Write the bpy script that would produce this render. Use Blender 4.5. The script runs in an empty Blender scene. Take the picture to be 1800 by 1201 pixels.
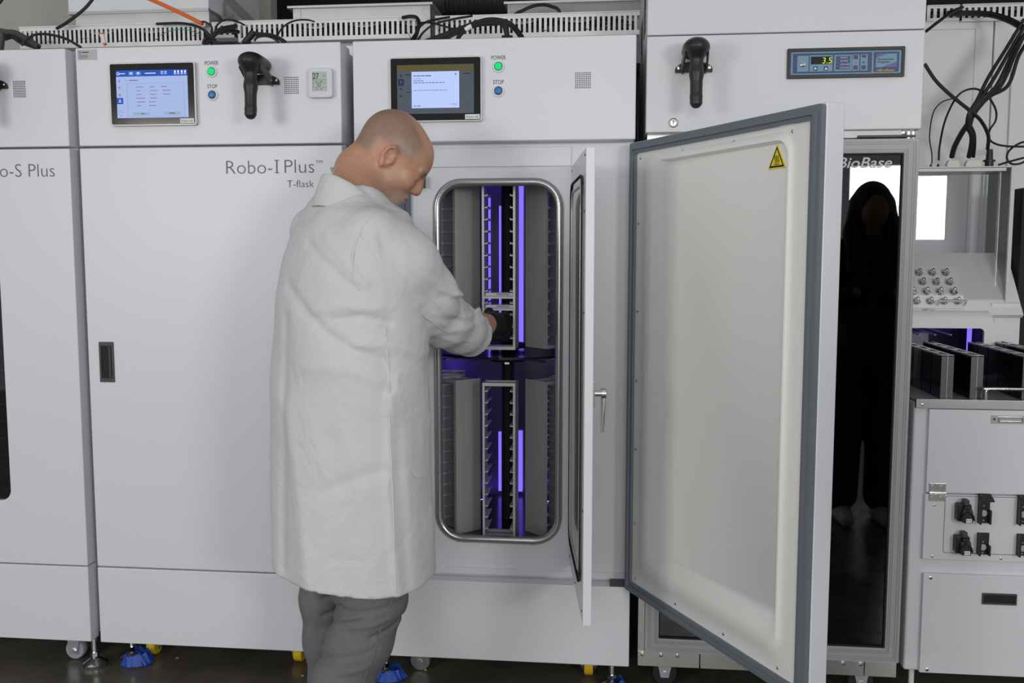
import bpy, bmesh, math, random
import numpy as np
from mathutils import Matrix, Vector
random.seed(4)
scene = bpy.context.scene
COL = scene.collection

# ------------------------------------------------------------------ camera
FPX = 1650.0
CAM = np.array([-0.0586, -2.75, 1.35]); YAW = 0.1074; PIT = 0.0951
_cy, _sy = math.cos(YAW), math.sin(YAW)
RT = np.array([_cy, _sy, 0.0])
FW = np.array([-_sy*math.cos(PIT), _cy*math.cos(PIT), -math.sin(PIT)])
UP = np.cross(RT, FW)
cam_data = bpy.data.cameras.new('camera'); cam = bpy.data.objects.new('camera', cam_data); COL.objects.link(cam)
cam_data.sensor_width = 36.0; cam_data.lens = FPX/1800*36.0; cam_data.clip_start = 0.02
cam.matrix_world = Matrix(((RT[0], UP[0], -FW[0], CAM[0]), (RT[1], UP[1], -FW[1], CAM[1]), (RT[2], UP[2], -FW[2], CAM[2]), (0, 0, 0, 1)))
scene.camera = cam

def at(x, y, Y):
    """the point of the vertical plane at depth Y that was measured at photo position (x, y)"""
    d = FW + RT*(x-900)/FPX - UP*(y-600.5)/FPX
    return CAM + d*(Y-CAM[1])/d[1]

# ------------------------------------------------------------------ world, lights, exposure
scene.view_settings.view_transform = 'Standard'; scene.view_settings.look = 'None'
scene.view_settings.gamma = 1.0; scene.view_settings.use_curve_mapping = False
scene.view_settings.exposure = 0.0
world = bpy.data.worlds.new('hall_light'); scene.world = world; world.use_nodes = True
world.node_tree.nodes['Background'].inputs[0].default_value = (0.93, 0.96, 1.0, 1)
world.node_tree.nodes['Background'].inputs[1].default_value = 0.47

# ------------------------------------------------------------------ materials
MATS = {}
def mat(name, col, rough=0.5, metal=0.0, var=0.0, vscale=8.0, bump=0.0, bscale=200.0, stretch=None, emit=None, estr=0.0, spec=0.5, coat=0.0, trans=0.0, ior=1.45, alpha=1.0):
    if name in MATS: return MATS[name]
    m = bpy.data.materials.new(name); m.use_nodes = True; nt = m.node_tree; b = nt.nodes['Principled BSDF']
    b.inputs['Base Color'].default_value = (*col, 1); b.inputs['Roughness'].default_value = rough; b.inputs['Metallic'].default_value = metal
    b.inputs['Specular IOR Level'].default_value = spec; b.inputs['Coat Weight'].default_value = coat
    b.inputs['Transmission Weight'].default_value = trans; b.inputs['IOR'].default_value = ior; b.inputs['Alpha'].default_value = alpha
    if emit: b.inputs['Emission Color'].default_value = (*emit, 1); b.inputs['Emission Strength'].default_value = estr
    tc = nt.nodes.new('ShaderNodeTexCoord'); mp = nt.nodes.new('ShaderNodeMapping'); nt.links.new(tc.outputs['Object'], mp.inputs[0])
    if stretch: mp.inputs['Scale'].default_value = stretch
    n = nt.nodes.new('ShaderNodeTexNoise'); n.inputs['Scale'].default_value = vscale; n.inputs['Detail'].default_value = 4; nt.links.new(mp.outputs[0], n.inputs['Vector'])
    mx = nt.nodes.new('ShaderNodeMix'); mx.data_type = 'RGBA'; mx.blend_type = 'MULTIPLY'; mx.inputs[0].default_value = 1.0
    mx.inputs[6].default_value = (*col, 1)
    cr = nt.nodes.new('ShaderNodeMapRange'); cr.inputs[3].default_value = 1-var; cr.inputs[4].default_value = 1+var; nt.links.new(n.outputs[0], cr.inputs[0])
    nt.links.new(cr.outputs[0], mx.inputs[7]); nt.links.new(mx.outputs[2], b.inputs['Base Color'])
    if bump > 0:
        n2 = nt.nodes.new('ShaderNodeTexNoise'); n2.inputs['Scale'].default_value = bscale; n2.inputs['Detail'].default_value = 2; nt.links.new(mp.outputs[0], n2.inputs['Vector'])
        bp = nt.nodes.new('ShaderNodeBump'); bp.inputs['Strength'].default_value = bump; bp.inputs['Distance'].default_value = 0.002
        nt.links.new(n2.outputs[0], bp.inputs['Height']); nt.links.new(bp.outputs[0], b.inputs['Normal'])
    MATS[name] = m; return m

WHITE = mat('white_powder_coat', (.715, .73, .76), .36, var=.015, vscale=2, bump=.04, bscale=500)
WHITE2 = mat('white_sheet_metal', (.68, .69, .715), .45, var=.02, vscale=3)
DUCTW = mat('white_plastic_duct', (.72, .72, .71), .5, var=.03)
FRIDGEW = mat('fridge_white_enamel', (.655, .66, .685), .34, var=.015, bump=.04, bscale=400)
BENCHW = mat('bench_white_paint', (.70, .70, .735), .4, var=.015)
HOUSEW = mat('moulded_white_plastic', (.74, .74, .74), .3, var=.01)
LINER = mat('cream_door_liner', (.83, .82, .795), .42, var=.015)
GASKET = mat('grey_rubber_gasket', (.155, .175, .20), .55, var=.05)
RIB = mat('grey_frame_rib', (.32, .33, .335), .5, .15)
FRAMEG = mat('grey_anodised_frame', (.40, .41, .415), .55, .15, var=.05, vscale=30, stretch=(1, 1, .05))
STEEL = mat('brushed_steel', (.55, .54, .52), .28, 1, var=.10, vscale=60, stretch=(.05, 1, 1))
STEELV = mat('brushed_aluminium_sheet', (.50, .51, .49), .45, .3, var=.16, vscale=260, stretch=(1, 1, .02))
CHROME = mat('polished_chrome', (.72, .71, .69), .12, 1)
ALU = mat('aluminium_sheet', (.58, .58, .57), .48, .75, var=.08, vscale=12)
GALV = mat('galvanised_steel', (.50, .50, .50), .4, .9, var=.35, vscale=45)
ZINC = mat('zinc_plate', (.55, .58, .62), .3, .9, var=.1, vscale=40)
LEDGE = mat('rack_ledge_white_aluminium', (.62, .62, .60), .4, .3)
BLACK = mat('black_plastic', (.018, .018, .02), .38, var=.1, bump=.08, bscale=900)
BLACKM = mat('black_matte', (.012, .012, .013), .7)
CABLE = mat('black_cable_rubber', (.014, .014, .015), .45, var=.1)
GREY = mat('dark_grey_plastic', (.06, .06, .065), .45, var=.05)
BGLASS = mat('black_tablet_glass', (.006, .006, .007), .12, spec=.5)
INK = mat('violet_grey_print', (.13, .12, .20), .5)
INKD = mat('dark_print', (.03, .03, .035), .5)
ORANGE = mat('orange_plastic', (.80, .14, .02), .45)
YELLOW = mat('yellow_polyurethane', (.78, .50, .02), .5, var=.15, vscale=60)
BLUET = mat('blue_masking_tape', (.012, .07, .42), .45, var=.2, vscale=40, bump=.2, bscale=90)
BEIGE = mat('beige_wall_paint', (.44, .42, .385), .8, var=.03)
DARKW = mat('dark_hall_wall', (.012, .010, .008), .8, var=.5, vscale=4, stretch=(6, 1, .1))
STICK = mat('silver_sticker', (.45, .46, .47), .4)
PAPER = mat('white_label', (.78, .78, .80), .6)
SIGNY = mat('yellow_warning_sticker', (.80, .66, .02), .5)
LILAC = mat('lilac_white_plastic', (.66, .65, .74), .4)
LCD = mat('lcd_green_grey', (.42, .50, .44), .35)
HOSE = mat('dark_flexible_duct', (.035, .035, .038), .35, .3, var=.3, vscale=30)
GLOVE = mat('black_nitrile_glove', (.010, .011, .012), .42, var=.2, vscale=60, bump=.15, bscale=120)
DARKST = mat('dark_steel_chamber', (.10, .10, .11), .35, .8, var=.1)
BLKMIR = mat('black_smoked_acrylic', (.006, .006, .008), .15, spec=.25)

def emis(name, col, s):
    if name in MATS: return MATS[name]
    m = bpy.data.materials.new(name); m.use_nodes = True; nt = m.node_tree
    b = nt.nodes['Principled BSDF']; b.inputs['Base Color'].default_value = (*[c*.3 for c in col], 1); b.inputs['Roughness'].default_value = .6; b.inputs['Specular IOR Level'].default_value = .15
    n = nt.nodes.new('ShaderNodeTexNoise'); n.inputs['Scale'].default_value = 40
    r = nt.nodes.new('ShaderNodeMapRange'); r.inputs[3].default_value = s*.94; r.inputs[4].default_value = s*1.06
    nt.links.new(n.outputs[0], r.inputs[0]); nt.links.new(r.outputs[0], b.inputs['Emission Strength'])
    b.inputs['Emission Color'].default_value = (*col, 1); MATS[name] = m; return m
VIOFILL = emis('violet_fill_lamp', (.17, .09, 1.0), 5.0)  # for the added violet bars that stay out of view
SCR_BG = emis('screen_pale_blue', (.40, .50, .80), .75); SCR_HD = emis('screen_royal_blue', (.02, .08, .42), .9); SCR_WH = emis('screen_white', (.75, .82, 1), .8)
SCR_DK = emis('screen_dim_grey', (.075, .09, .115), .8); SCR_OL = emis('screen_olive', (.10, .085, .035), .8); SCR_TX = emis('screen_text', (.16, .20, .36), .5)
SCR_BT = emis('screen_button', (.36, .52, .62), .6); SCR_MD = emis('screen_mid_blue', (.12, .22, .60), .9); SCR_PX = emis('screen_popup_blue', (.46, .57, .92), .85)
LEDG = emis('green_button_lamp', (.01, .62, .18), 1.0); BTNB = mat('blue_button', (.035, .19, .46), .3)
PURPLE = emis('violet_led_bar', (.21, .14, 1.0), 1.25); DIGIT = emis('yellow_green_digit', (.55, .65, .02), 1.0); REDL = emis('red_led', (.8, .06, .12), .6)

def glass(name, tint, gl, ior=1.5, rough=.0):
    m = bpy.data.materials.new(name); m.use_nodes = True; nt = m.node_tree; nt.nodes.clear()
    o = nt.nodes.new('ShaderNodeOutputMaterial'); mx = nt.nodes.new('ShaderNodeMixShader'); t = nt.nodes.new('ShaderNodeBsdfTransparent'); g = nt.nodes.new('ShaderNodeBsdfGlossy')
    fr = nt.nodes.new('ShaderNodeFresnel'); fr.inputs[0].default_value = ior; n = nt.nodes.new('ShaderNodeTexNoise'); n.inputs['Scale'].default_value = 30
    rr = nt.nodes.new('ShaderNodeMapRange'); rr.inputs[3].default_value = rough; rr.inputs[4].default_value = rough+.02; nt.links.new(n.outputs[0], rr.inputs[0]); nt.links.new(rr.outputs[0], g.inputs['Roughness'])
    t.inputs[0].default_value = (*tint, 1); g.inputs[0].default_value = (gl, gl, gl, 1)
    nt.links.new(fr.outputs[0], mx.inputs[0]); nt.links.new(t.outputs[0], mx.inputs[1]); nt.links.new(g.outputs[0], mx.inputs[2]); nt.links.new(mx.outputs[0], o.inputs[0])
    MATS[name] = m; return m
FGLASS = glass('dark_fridge_glass', (.30, .32, .33), 1.0, 1.66)
CLEAR = glass('clear_acrylic', (.93, .94, .93), 1.0, 1.45)
GREENG = glass('greenish_pane', (.85, .90, .87), 1.0, 1.5)
WINDOWG = glass('tinted_window', (.45, .45, .45), 1.0, 1.5)

# ------------------------------------------------------------------ mesh helpers
class MB:
    def __init__(s): s.v = []; s.f = []
    def add(s, vs, fs):
        o = len(s.v); s.v += [tuple(map(float, p)) for p in vs]; s.f += [tuple(i+o for i in f) for f in fs]; return s
    def box(s, x0, x1, y0, y1, z0, z1):
        return s.add([(x0,y0,z0),(x1,y0,z0),(x1,y1,z0),(x0,y1,z0),(x0,y0,z1),(x1,y0,z1),(x1,y1,z1),(x0,y1,z1)],
                     [(3,2,1,0),(4,5,6,7),(0,1,5,4),(1,2,6,5),(2,3,7,6),(3,0,4,7)])
    def bar(s, a, b, w, h, up=(0,0,1)):
        a, b, up = Vector(a), Vector(b), Vector(up); d = (b-a).normalized(); r = d.cross(up).normalized(); u = r.cross(d)
        c = [(-1,-1),(1,-1),(1,1),(-1,1)]; vs = [a+r*w/2*i+u*h/2*j for i, j in c]+[b+r*w/2*i+u*h/2*j for i, j in c]
        return s.add(vs, [(0,1,2,3),(7,6,5,4),(1,0,4,5),(2,1,5,6),(3,2,6,7),(0,3,7,4)])
    def cyl(s, a, b, r0, r1=None, n=16):
        a, b = Vector(a), Vector(b); r1 = r0 if r1 is None else r1; d = (b-a).normalized()
        t = Vector((0,0,1)) if abs(d.z) < .9 else Vector((1,0,0)); u = d.cross(t).normalized(); w = d.cross(u)
        vs = []
        for c, r in ((a, r0), (b, r1)):
            vs += [c+(u*math.cos(2*math.pi*i/n)+w*math.sin(2*math.pi*i/n))*r for i in range(n)]
        return s.add(vs, [(i, i+n, (i+1) % n+n, (i+1) % n) for i in range(n)]+[tuple(range(n)), tuple(range(2*n-1, n-1, -1))])
    def lathe(s, o, axis, prof, n=24):
        """prof: (distance along axis, radius)"""
        o, d = Vector(o), Vector(axis).normalized(); t = Vector((0,0,1)) if abs(d.z) < .9 else Vector((1,0,0)); u = d.cross(t).normalized(); w = d.cross(u)
        vs = [o+d*h+(u*math.cos(2*math.pi*i/n)+w*math.sin(2*math.pi*i/n))*r for h, r in prof for i in range(n)]
        fs = [(k*n+i, (k+1)*n+i, (k+1)*n+(i+1) % n, k*n+(i+1) % n) for k in range(len(prof)-1) for i in range(n)]
        return s.add(vs, fs+[tuple(range(n)), tuple(range(len(prof)*n-1, (len(prof)-1)*n-1, -1))])
    def tube(s, pts, r, n=8):
        pts = [Vector(p) for p in pts]; N = len(pts); vs = []; u = None
        for i, p in enumerate(pts):
            d = (pts[min(i+1, N-1)]-pts[max(i-1, 0)]).normalized()
            if u is None:
                t = Vector((0,0,1)) if abs(d.z) < .9 else Vector((1,0,0)); u = d.cross(t).normalized()
            else: u = (u-d*u.dot(d)).normalized()
            w = d.cross(u); rr = r[i] if isinstance(r, (list, tuple)) else r
            vs += [p+(u*math.cos(2*math.pi*k/n)+w*math.sin(2*math.pi*k/n))*rr for k in range(n)]
        fs = [(k*n+i, k*n+(i+1) % n, (k+1)*n+(i+1) % n, (k+1)*n+i) for k in range(N-1) for i in range(n)]
        return s.add(vs, fs+[tuple(range(n-1, -1, -1)), tuple(range((N-1)*n, N*n))])
    def prism(s, poly, y0, y1, fn=None):
        """polygon in (x, z) pushed from y0 to y1; fn maps (x, y, z) to space"""
        n = len(poly); vs = [(x, y0, z) for x, z in poly]+[(x, y1, z) for x, z in poly]
        if fn: vs = [fn(*p) for p in vs]
        return s.add(vs, [tuple(range(n)), tuple(range(2*n-1, n-1, -1))]+[(i, i+n, (i+1) % n+n, (i+1) % n) for i in range(n)])
    def ring(s, outer, inner, y0, y1, fn=None):
        n = len(outer); vs = [(x, y, z) for y in (y0, y1) for L in (outer, inner) for x, z in L]
        if fn: vs = [fn(*p) for p in vs]
        fs = []
        for i in range(n):
            j = (i+1) % n
            fs += [(i, j, n+j, n+i), (2*n+j, 2*n+i, 3*n+i, 3*n+j), (j, i, 2*n+i, 2*n+j), (n+i, n+j, 3*n+j, 3*n+i)]
        return s.add(vs, fs)
    def mesh(s, name, m, smooth=False):
        me = bpy.data.meshes.new(name); me.from_pydata(s.v, [], s.f); me.validate()
        bm = bmesh.new(); bm.from_mesh(me); bmesh.ops.recalc_face_normals(bm, faces=bm.faces); bm.to_mesh(me); bm.free()
        if m: me.materials.append(m)
        if smooth:
            for p in me.polygons: p.use_smooth = True
        return me
    def obj(s, name, m, parent=None, bevel=0, smooth=False, label=None, seg=2):
        me = s.mesh(name, m, smooth); return link(name, me, parent, bevel, smooth, label, seg)

def link(name, me, parent=None, bevel=0, smooth=False, label=None, seg=2):
    o = bpy.data.objects.new(name, me); COL.objects.link(o)
    if parent is not None:
        o.parent = parent
        if parent.type == 'EMPTY': o.matrix_parent_inverse = Matrix.Translation(parent.location).inverted()
    if bevel:
        b = o.modifiers.new('bevel', 'BEVEL'); b.width = bevel; b.segments = seg; b.limit_method = 'ANGLE'; b.angle_limit = .6
        for p in me.polygons: p.use_smooth = True
        try: b.harden_normals = True
        except Exception: pass
    elif smooth and len(me.polygons) < 60000:
        mk_sharp(me)
    if label: o['label'] = label
    return o
def mk_sharp(me, ang=0.7):
    bm = bmesh.new(); bm.from_mesh(me)
    for e in bm.edges:
        if len(e.link_faces) == 2 and e.calc_face_angle(0) > ang: e.smooth = False
    bm.to_mesh(me); bm.free()

def tag(o, label, cat, group=None):
    o['label'] = label; o['category'] = cat
    if group: o['group'] = group
    return o
def thing(name, label, cat, loc=(0,0,0), group=None):
    o = bpy.data.objects.new(name, None); COL.objects.link(o); o.location = loc; o.empty_display_size = .05
    return tag(o, label, cat, group)
def struct(o): o['kind'] = 'structure'; return o
def rrect(x0, x1, z0, z1, r, n=6):
    P = []
    for cx, cz, a0 in ((x1-r, z0+r, -90), (x1-r, z1-r, 0), (x0+r, z1-r, 90), (x0+r, z0+r, 180)):
        for k in range(n+1):
            a = math.radians(a0+90*k/n); P.append((cx+r*math.cos(a), cz+r*math.sin(a)))
    return P
def rect_like(x0, x1, z0, z1, n=6):
    """rectangle with as many points as rrect(..., n), for ring()"""
    P = []; h = n//2
    for (cx, cz), (ax, az), (bx, bz) in (((x1,z0), (-1,0), (0,1)), ((x1,z1), (0,-1), (-1,0)), ((x0,z1), (1,0), (0,-1)), ((x0,z0), (0,1), (1,0))):
        for k in range(n+1):
            if k <= h: t = (h-k)/max(h, 1); P.append((cx+ax*.04*t, cz+az*.04*t))
            else: t = (k-h)/max(n-h, 1); P.append((cx+bx*.04*t, cz+bz*.04*t))
    return P
def smooth_path(pts, n=6):
    P = [np.array(p, float) for p in pts]; P = [2*P[0]-P[1]]+P+[2*P[-1]-P[-2]]; out = []
    for i in range(1, len(P)-2):
        for k in range(n):
            t = k/n; a, b, c, d = P[i-1], P[i], P[i+1], P[i+2]
            out.append(.5*((2*b)+(c-a)*t+(2*a-5*b+4*c-d)*t*t+(3*b-a-3*c+d)*t**3))
    out.append(P[-2]); return out
def text(s, x, y, z, h, m, parent, width=None, name='lettering', align='LEFT', shear=0, off=0, fn=None, space=1.0):
    """flat print facing -Y: left end x (or centre), base line z, cap height h"""
    c = bpy.data.curves.new('t', 'FONT'); c.body = s; c.size = 1.0; c.align_x = 'LEFT'; c.shear = shear; c.offset = off; c.space_character = space; c.resolution_u = 3
    o = bpy.data.objects.new('t', c); COL.objects.link(o); bpy.context.view_layer.update()
    me = bpy.data.meshes.new_from_object(o.evaluated_get(bpy.context.evaluated_depsgraph_get())); bpy.data.objects.remove(o); bpy.data.curves.remove(c)
    V = np.array([v.co[:] for v in me.vertices]) if len(me.vertices) else np.zeros((1, 3))
    x0, x1 = V[:, 0].min(), V[:, 0].max(); sc = h/.69; sx = sc if width is None else width/max(x1-x0, 1e-6)
    w = (x1-x0)*sx; ox = x-(w/2 if align == 'CENTER' else (w if align == 'RIGHT' else 0))
    for v in me.vertices:
        p = (ox+(v.co.x-x0)*sx, y, z+v.co.y*sc); v.co = fn(*p) if fn else p
    me.name = name; me.materials.clear(); me.materials.append(m)
    return link(name, me, parent)
def copy_tree(o, parent=None):
    c = o.copy(); COL.objects.link(c)
    if parent is not None: c.parent = parent
    for ch in o.children: copy_tree(ch, c)
    return c

# ------------------------------------------------------------------ the setting
fl = MB().box(-6, 6, -7, 3.2, -.1, 0).obj('floor', None); struct(fl)
m = bpy.data.materials.new('polished_concrete'); m.use_nodes = True; nt = m.node_tree; b = nt.nodes['Principled BSDF']
tc = nt.nodes.new('ShaderNodeTexCoord'); n1 = nt.nodes.new('ShaderNodeTexNoise'); n1.inputs['Scale'].default_value = 3; n1.inputs['Detail'].default_value = 8; n1.inputs['Roughness'].default_value = .65
nt.links.new(tc.outputs['Object'], n1.inputs['Vector']); cr = nt.nodes.new('ShaderNodeValToRGB'); nt.links.new(n1.outputs[0], cr.inputs[0])
cr.color_ramp.elements[0].position = .3; cr.color_ramp.elements[0].color = (.055, .049, .040, 1); cr.color_ramp.elements[1].position = .75; cr.color_ramp.elements[1].color = (.14, .125, .10, 1)
nt.links.new(cr.outputs[0], b.inputs['Base Color']); n2 = nt.nodes.new('ShaderNodeTexNoise'); n2.inputs['Scale'].default_value = 9; n2.inputs['Detail'].default_value = 5; nt.links.new(tc.outputs['Object'], n2.inputs['Vector'])
mr = nt.nodes.new('ShaderNodeMapRange'); mr.inputs[3].default_value = .14; mr.inputs[4].default_value = .42; nt.links.new(n2.outputs[0], mr.inputs[0]); nt.links.new(mr.outputs[0], b.inputs['Roughness'])
fl.data.materials.append(m)
struct(MB().box(-6, 6, 2.9, 3.0, 0, 5).obj('wall_back', DARKW))
struct(MB().box(-6, -2.02, 1.15, 1.25, 0, 5).obj('wall_left', BEIGE))
struct(MB().box(-1.70, -1.62, 1.5, 1.58, 0, 5).obj('trim_1', BEIGE))
struct(MB().box(-6, 6, -.4, 3.2, 4.6, 4.7).obj('ceiling', DARKW))

# real studio lamps the room is lit with (both stand behind the camera)
def softbox(label, c, aim, w, h, strength, col=(1, .97, .93)):
    c = Vector(c); d = (Vector(aim)-c).normalized(); r = d.cross(Vector((0,0,1))).normalized(); u = r.cross(d)
    t = thing('studio_softbox', label, 'studio light', (c.x, c.y, 0), 'studio softboxes facing the machines')
    P = lambda a, bb, k: c+r*a+u*bb+d*k
    MB().add([P(-w/2,-h/2,0), P(w/2,-h/2,0), P(w/2,h/2,0), P(-w/2,h/2,0)], [(0,1,2,3)]).obj('diffuser', emis('softbox_diffuser_%d' % len(MATS), col, strength), t)
    q = MB(); q.add([P(-w/2-.01,-h/2-.01,.02), P(w/2+.01,-h/2-.01,.02), P(w/2+.01,h/2+.01,.02), P(-w/2-.01,h/2+.01,.02), P(-.08,-.08,-.4), P(.08,-.08,-.4), P(.08,.08,-.4), P(-.08,.08,-.4)],
          [(0,1,5,4),(1,2,6,5),(2,3,7,6),(3,0,4,7),(4,5,6,7)]); q.obj('shell', BLACKM, t)
    MB().cyl(P(0,0,-.38), P(0,0,-.58), .07).obj('lamp_head', BLACK, t)
    e = P(0,0,-.48); MB().cyl((e.x,e.y,.35), e, .014).obj('pole', BLACK, t)
    for k in range(3):
        a = 2*math.pi*k/3+.4; MB().cyl((e.x,e.y,.55), (e.x+.5*math.cos(a), e.y+.5*math.sin(a), .01), .011).obj('leg', BLACK, t)
softbox('softbox on a stand that shows as a white rectangle in the fridge glass', (2.2, -4.5, 1.72), (1.6, 0, 1.65), 1.05, .53, 30, (1, .985, .965))
softbox('softbox lamp on a stand to the left behind the camera', (-3.2, -4.3, 1.8), (-1.0, 0, 1.2), 1.1, 1.0, 14, (1, .985, .965))
softbox('large softbox lamp on a stand straight behind the camera', (.05, -4.3, 1.75), (.05, 0, 1.2), 1.6, 1.5, 4.2, (1, .985, .965))

# ------------------------------------------------------------------ the three incubator cabinets
ZT, ZS, ZL, ZB = 1.964, 1.671, .353, .102
def dot_grille(px, py, nx, ny, stepx, stepz, parent):
    p = at(px, py, 0); q = MB()
    for i in range(nx):
        for j in range(ny):
            q.cyl((p[0]+i*stepx, .0005, p[2]-j*stepz), (p[0]+i*stepx, -.0006, p[2]-j*stepz), .0017, n=6)
    o = q.obj('speaker_grille', BLACKM, parent, label='square grid of small black sound holes'); o['kind'] = 'stuff'
def push_button(px, py, word, mm, parent, lab):
    p = at(px, py, 0)
    r = MB().lathe((p[0], .001, p[2]), (0,-1,0), [(0,.0175),(.004,.0175),(.006,.0155),(.006,.0125),(.002,.0122)], 28).obj('push_button', HOUSEW, parent, smooth=True, label=lab)
    MB().lathe((p[0], .0, p[2]), (0,-1,0), [(0,.0122),(.004,.0122),(.0045,.0105)], 24).obj('button_ring', BLACK, r, smooth=True)
    MB().lathe((p[0], .0, p[2]), (0,-1,0), [(.003,.0102),(.0075,.0102),(.009,.0085),(.0095,.004)], 24).obj('button_cap', mm, r, smooth=True)
    text(word, p[0], -.0006, p[2]+.0195, .0115, INKD, parent, align='CENTER', width=.042 if word == 'POWER' else .031)
def tablet(c, kind, tagtext, parent):
    tl, tr, br, bl = [at(*q, 0) for q in c]; x0 = (tl[0]+bl[0])/2; x1 = (tr[0]+br[0])/2; z1 = (tl[2]+tr[2])/2; z0 = (bl[2]+br[2])/2
    t = MB().prism(rrect(x0, x1, z0, z1, .008), -.014, .002).obj('touch_screen', ALU, parent, bevel=.0015, label='black glass touch panel in a thin silver frame')
    MB().prism(rrect(x0+.004, x1-.004, z0+.004, z1-.004, .005), -.0155, -.013).obj('glass_front', BGLASS, t)
    w, h = x1-x0, z1-z0; sx0, sx1, sz0, sz1 = x0+.085*w, x1-.085*w, z0+.125*h, z1-.125*h; W, H = sx1-sx0, sz1-sz0; lay = [-.0158]
    d = MB().box(sx0, sx1, -.0158, -.0150, sz0, sz1).obj('display', SCR_BG if kind == 1 else SCR_DK, t, label='lit display page')
    g = {}
    def R(a, b_, c_, e, mm, L=0): # fractions from top left
        g.setdefault((mm, L), MB()).box(sx0+a*W, sx0+b_*W, -.0161-.0002*L, -.0155, sz1-e*H, sz1-c_*H)
    if kind == 1:
        R(0, 1, 0, .13, SCR_HD)
        for a in (.18, .28): R(a, a+.07, .03, .105, SCR_MD, 1); R(a+.022, a+.048, .045, .08, SCR_WH, 2)
        for a in (.83, .875, .925, .97): R(a-.012, a+.012, .02, .075, SCR_WH, 1); R(a-.016, a+.016, .088, .1, SCR_WH, 1)
        R(.41, .56, .06, .078, SCR_WH, 1); R(.05, .13, .06, .075, SCR_WH, 1)
        for k in range(3): R(.63, .665, .03+.025*k, .04+.025*k, SCR_WH, 1); R(.68, .715, .03+.025*k, .04+.025*k, SCR_WH, 1)
        R(0, .09, .575, .705, SCR_HD, 1); R(.035, .055, .61, .635, SCR_WH, 2); R(.025, .065, .65, .665, SCR_WH, 2)
        for zz in (.2, .345, .49): R(.035, .055, zz, zz+.02, SCR_TX); R(.03, .06, zz+.035, zz+.045, SCR_TX)
        R(.045, .06, .94, .955, SCR_TX); R(.02, .07, .83, .835, SCR_TX); R(.02, .09, .87, .875, SCR_TX)
        R(.13, .15, .205, .215, SCR_TX); R(.18, .31, .2, .218, SCR_TX)
        for (a, b_, c_, e) in ((.15, .95, .27, .274), (.15, .153, .27, .97), (.947, .95, .27, .97), (.15, .95, .967, .97)): R(a, b_, c_, e, SCR_MD)
        for i, col in enumerate(((.10, .06, .07, .12, .12, .06), (.06, .11, .08, .10, .08, .08), (.06, .11, .11))):
            for k, wd in enumerate(col):
                a = (.28, .47, .65)[i]; zz = .345+.079*k; R(a, a+wd, zz, zz+.012, SCR_TX)
                if (i, k) in ((1, 4), (1, 5), (2, 0)): R(a-.012, a-.002, zz-.004, zz+.016, INKD)
        R(.22, .45, .88, .945, SCR_BT); R(.66, .89, .88, .945, SCR_BT)
        c2 = sx0+.03*W, sz1-.068*H
        q = MB(); n = 20; q.ring([(c2[0]+.0045*math.cos(2*math.pi*i/n), c2[1]+.0045*math.sin(2*math.pi*i/n)) for i in range(n)], [(c2[0]+.0028*math.cos(2*math.pi*i/n), c2[1]+.0028*math.sin(2*math.pi*i/n)) for i in range(n)], -.0163, -.0158); q.obj('logo_ring', SCR_WH, d)
        for fx, fz, ww in ((.335, .915, .05), (.735, .912, .075)): R(fx, fx+ww, fz-.01, fz+.01, SCR_TX, 2)
    else:
        R(0, 1, 0, .135, SCR_OL)
        for a in (.82, .87, .915, .965): R(a-.012, a+.012, .02, .055, SCR_DK, 1); R(a-.008, a+.01, .07, .08, SCR_DK, 1)
        R(.015, .09, .28, .42, emis('screen_navy', (.02, .035, .10), .7), 1); R(.045, .06, .32, .36, SCR_TX, 2)
        for zz in (.19, .46, .61): R(.04, .06, zz, zz+.02, BGLASS); R(.03, .07, zz+.03, zz+.04, BGLASS)
        R(.19, .81, .14, .885, SCR_PX, 1)
        for fz, hh, ws in ((.225, .02, (.035, .05, .045, .075)), (.285, .008, (.03, .02, .03)), (.325, .014, (.045, .04, .03)), (.368, .014, (.06, .03, .045, .035, .025, .04, .045, .035, .03)), (.522, .010, (.045, .04, .03, .045, .035, .03, .06, .05, .04)), (.838, .014, (.035, .05))):
            fx = .215
            for wd in ws: R(fx, fx+wd, fz-hh/2, fz+hh/2, SCR_TX, 2); fx += wd+.008
        for a in (.70, .725, .745, .77): R(a, a+.008, .80, .825, SCR_TX, 2)
        R(.755, .775, .185, .215, SCR_TX, 2); R(.86, .96, .185, .2, BGLASS); R(.11, .18, .19, .205, BGLASS); R(.12, .19, .55, .56, BGLASS)
    for (mm, L), q in g.items():
        q.obj('screen_graphics', mm, d)
    lx1 = x1-.006; l = MB().box(lx1-.043, lx1, -.0166, -.0150, z0+.006, z0+.0195).obj('name_label', PAPER, t, label='small white name label'); text(tagtext, lx1-.0395, -.0169, z0+.0093, .0072, GREY, l, width=.036)
    return t
def lift_foot(x, y, zt, parent):
    f = MB().lathe((x, y, .0), (0,0,1), [(0,.036),(.013,.038),(.016,.034),(.030,.014),(.033,.010)], 28).obj('levelling_foot', CHROME, parent, smooth=True, label='round chrome levelling foot')
    MB().cyl((x,y,.036), (x,y,.05), .014, n=6).obj('lock_nut', CHROME, f)
    MB().cyl((x,y,.03), (x,y,zt), .009, n=14).obj('threaded_rod', CHROME, f, smooth=True)
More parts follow.
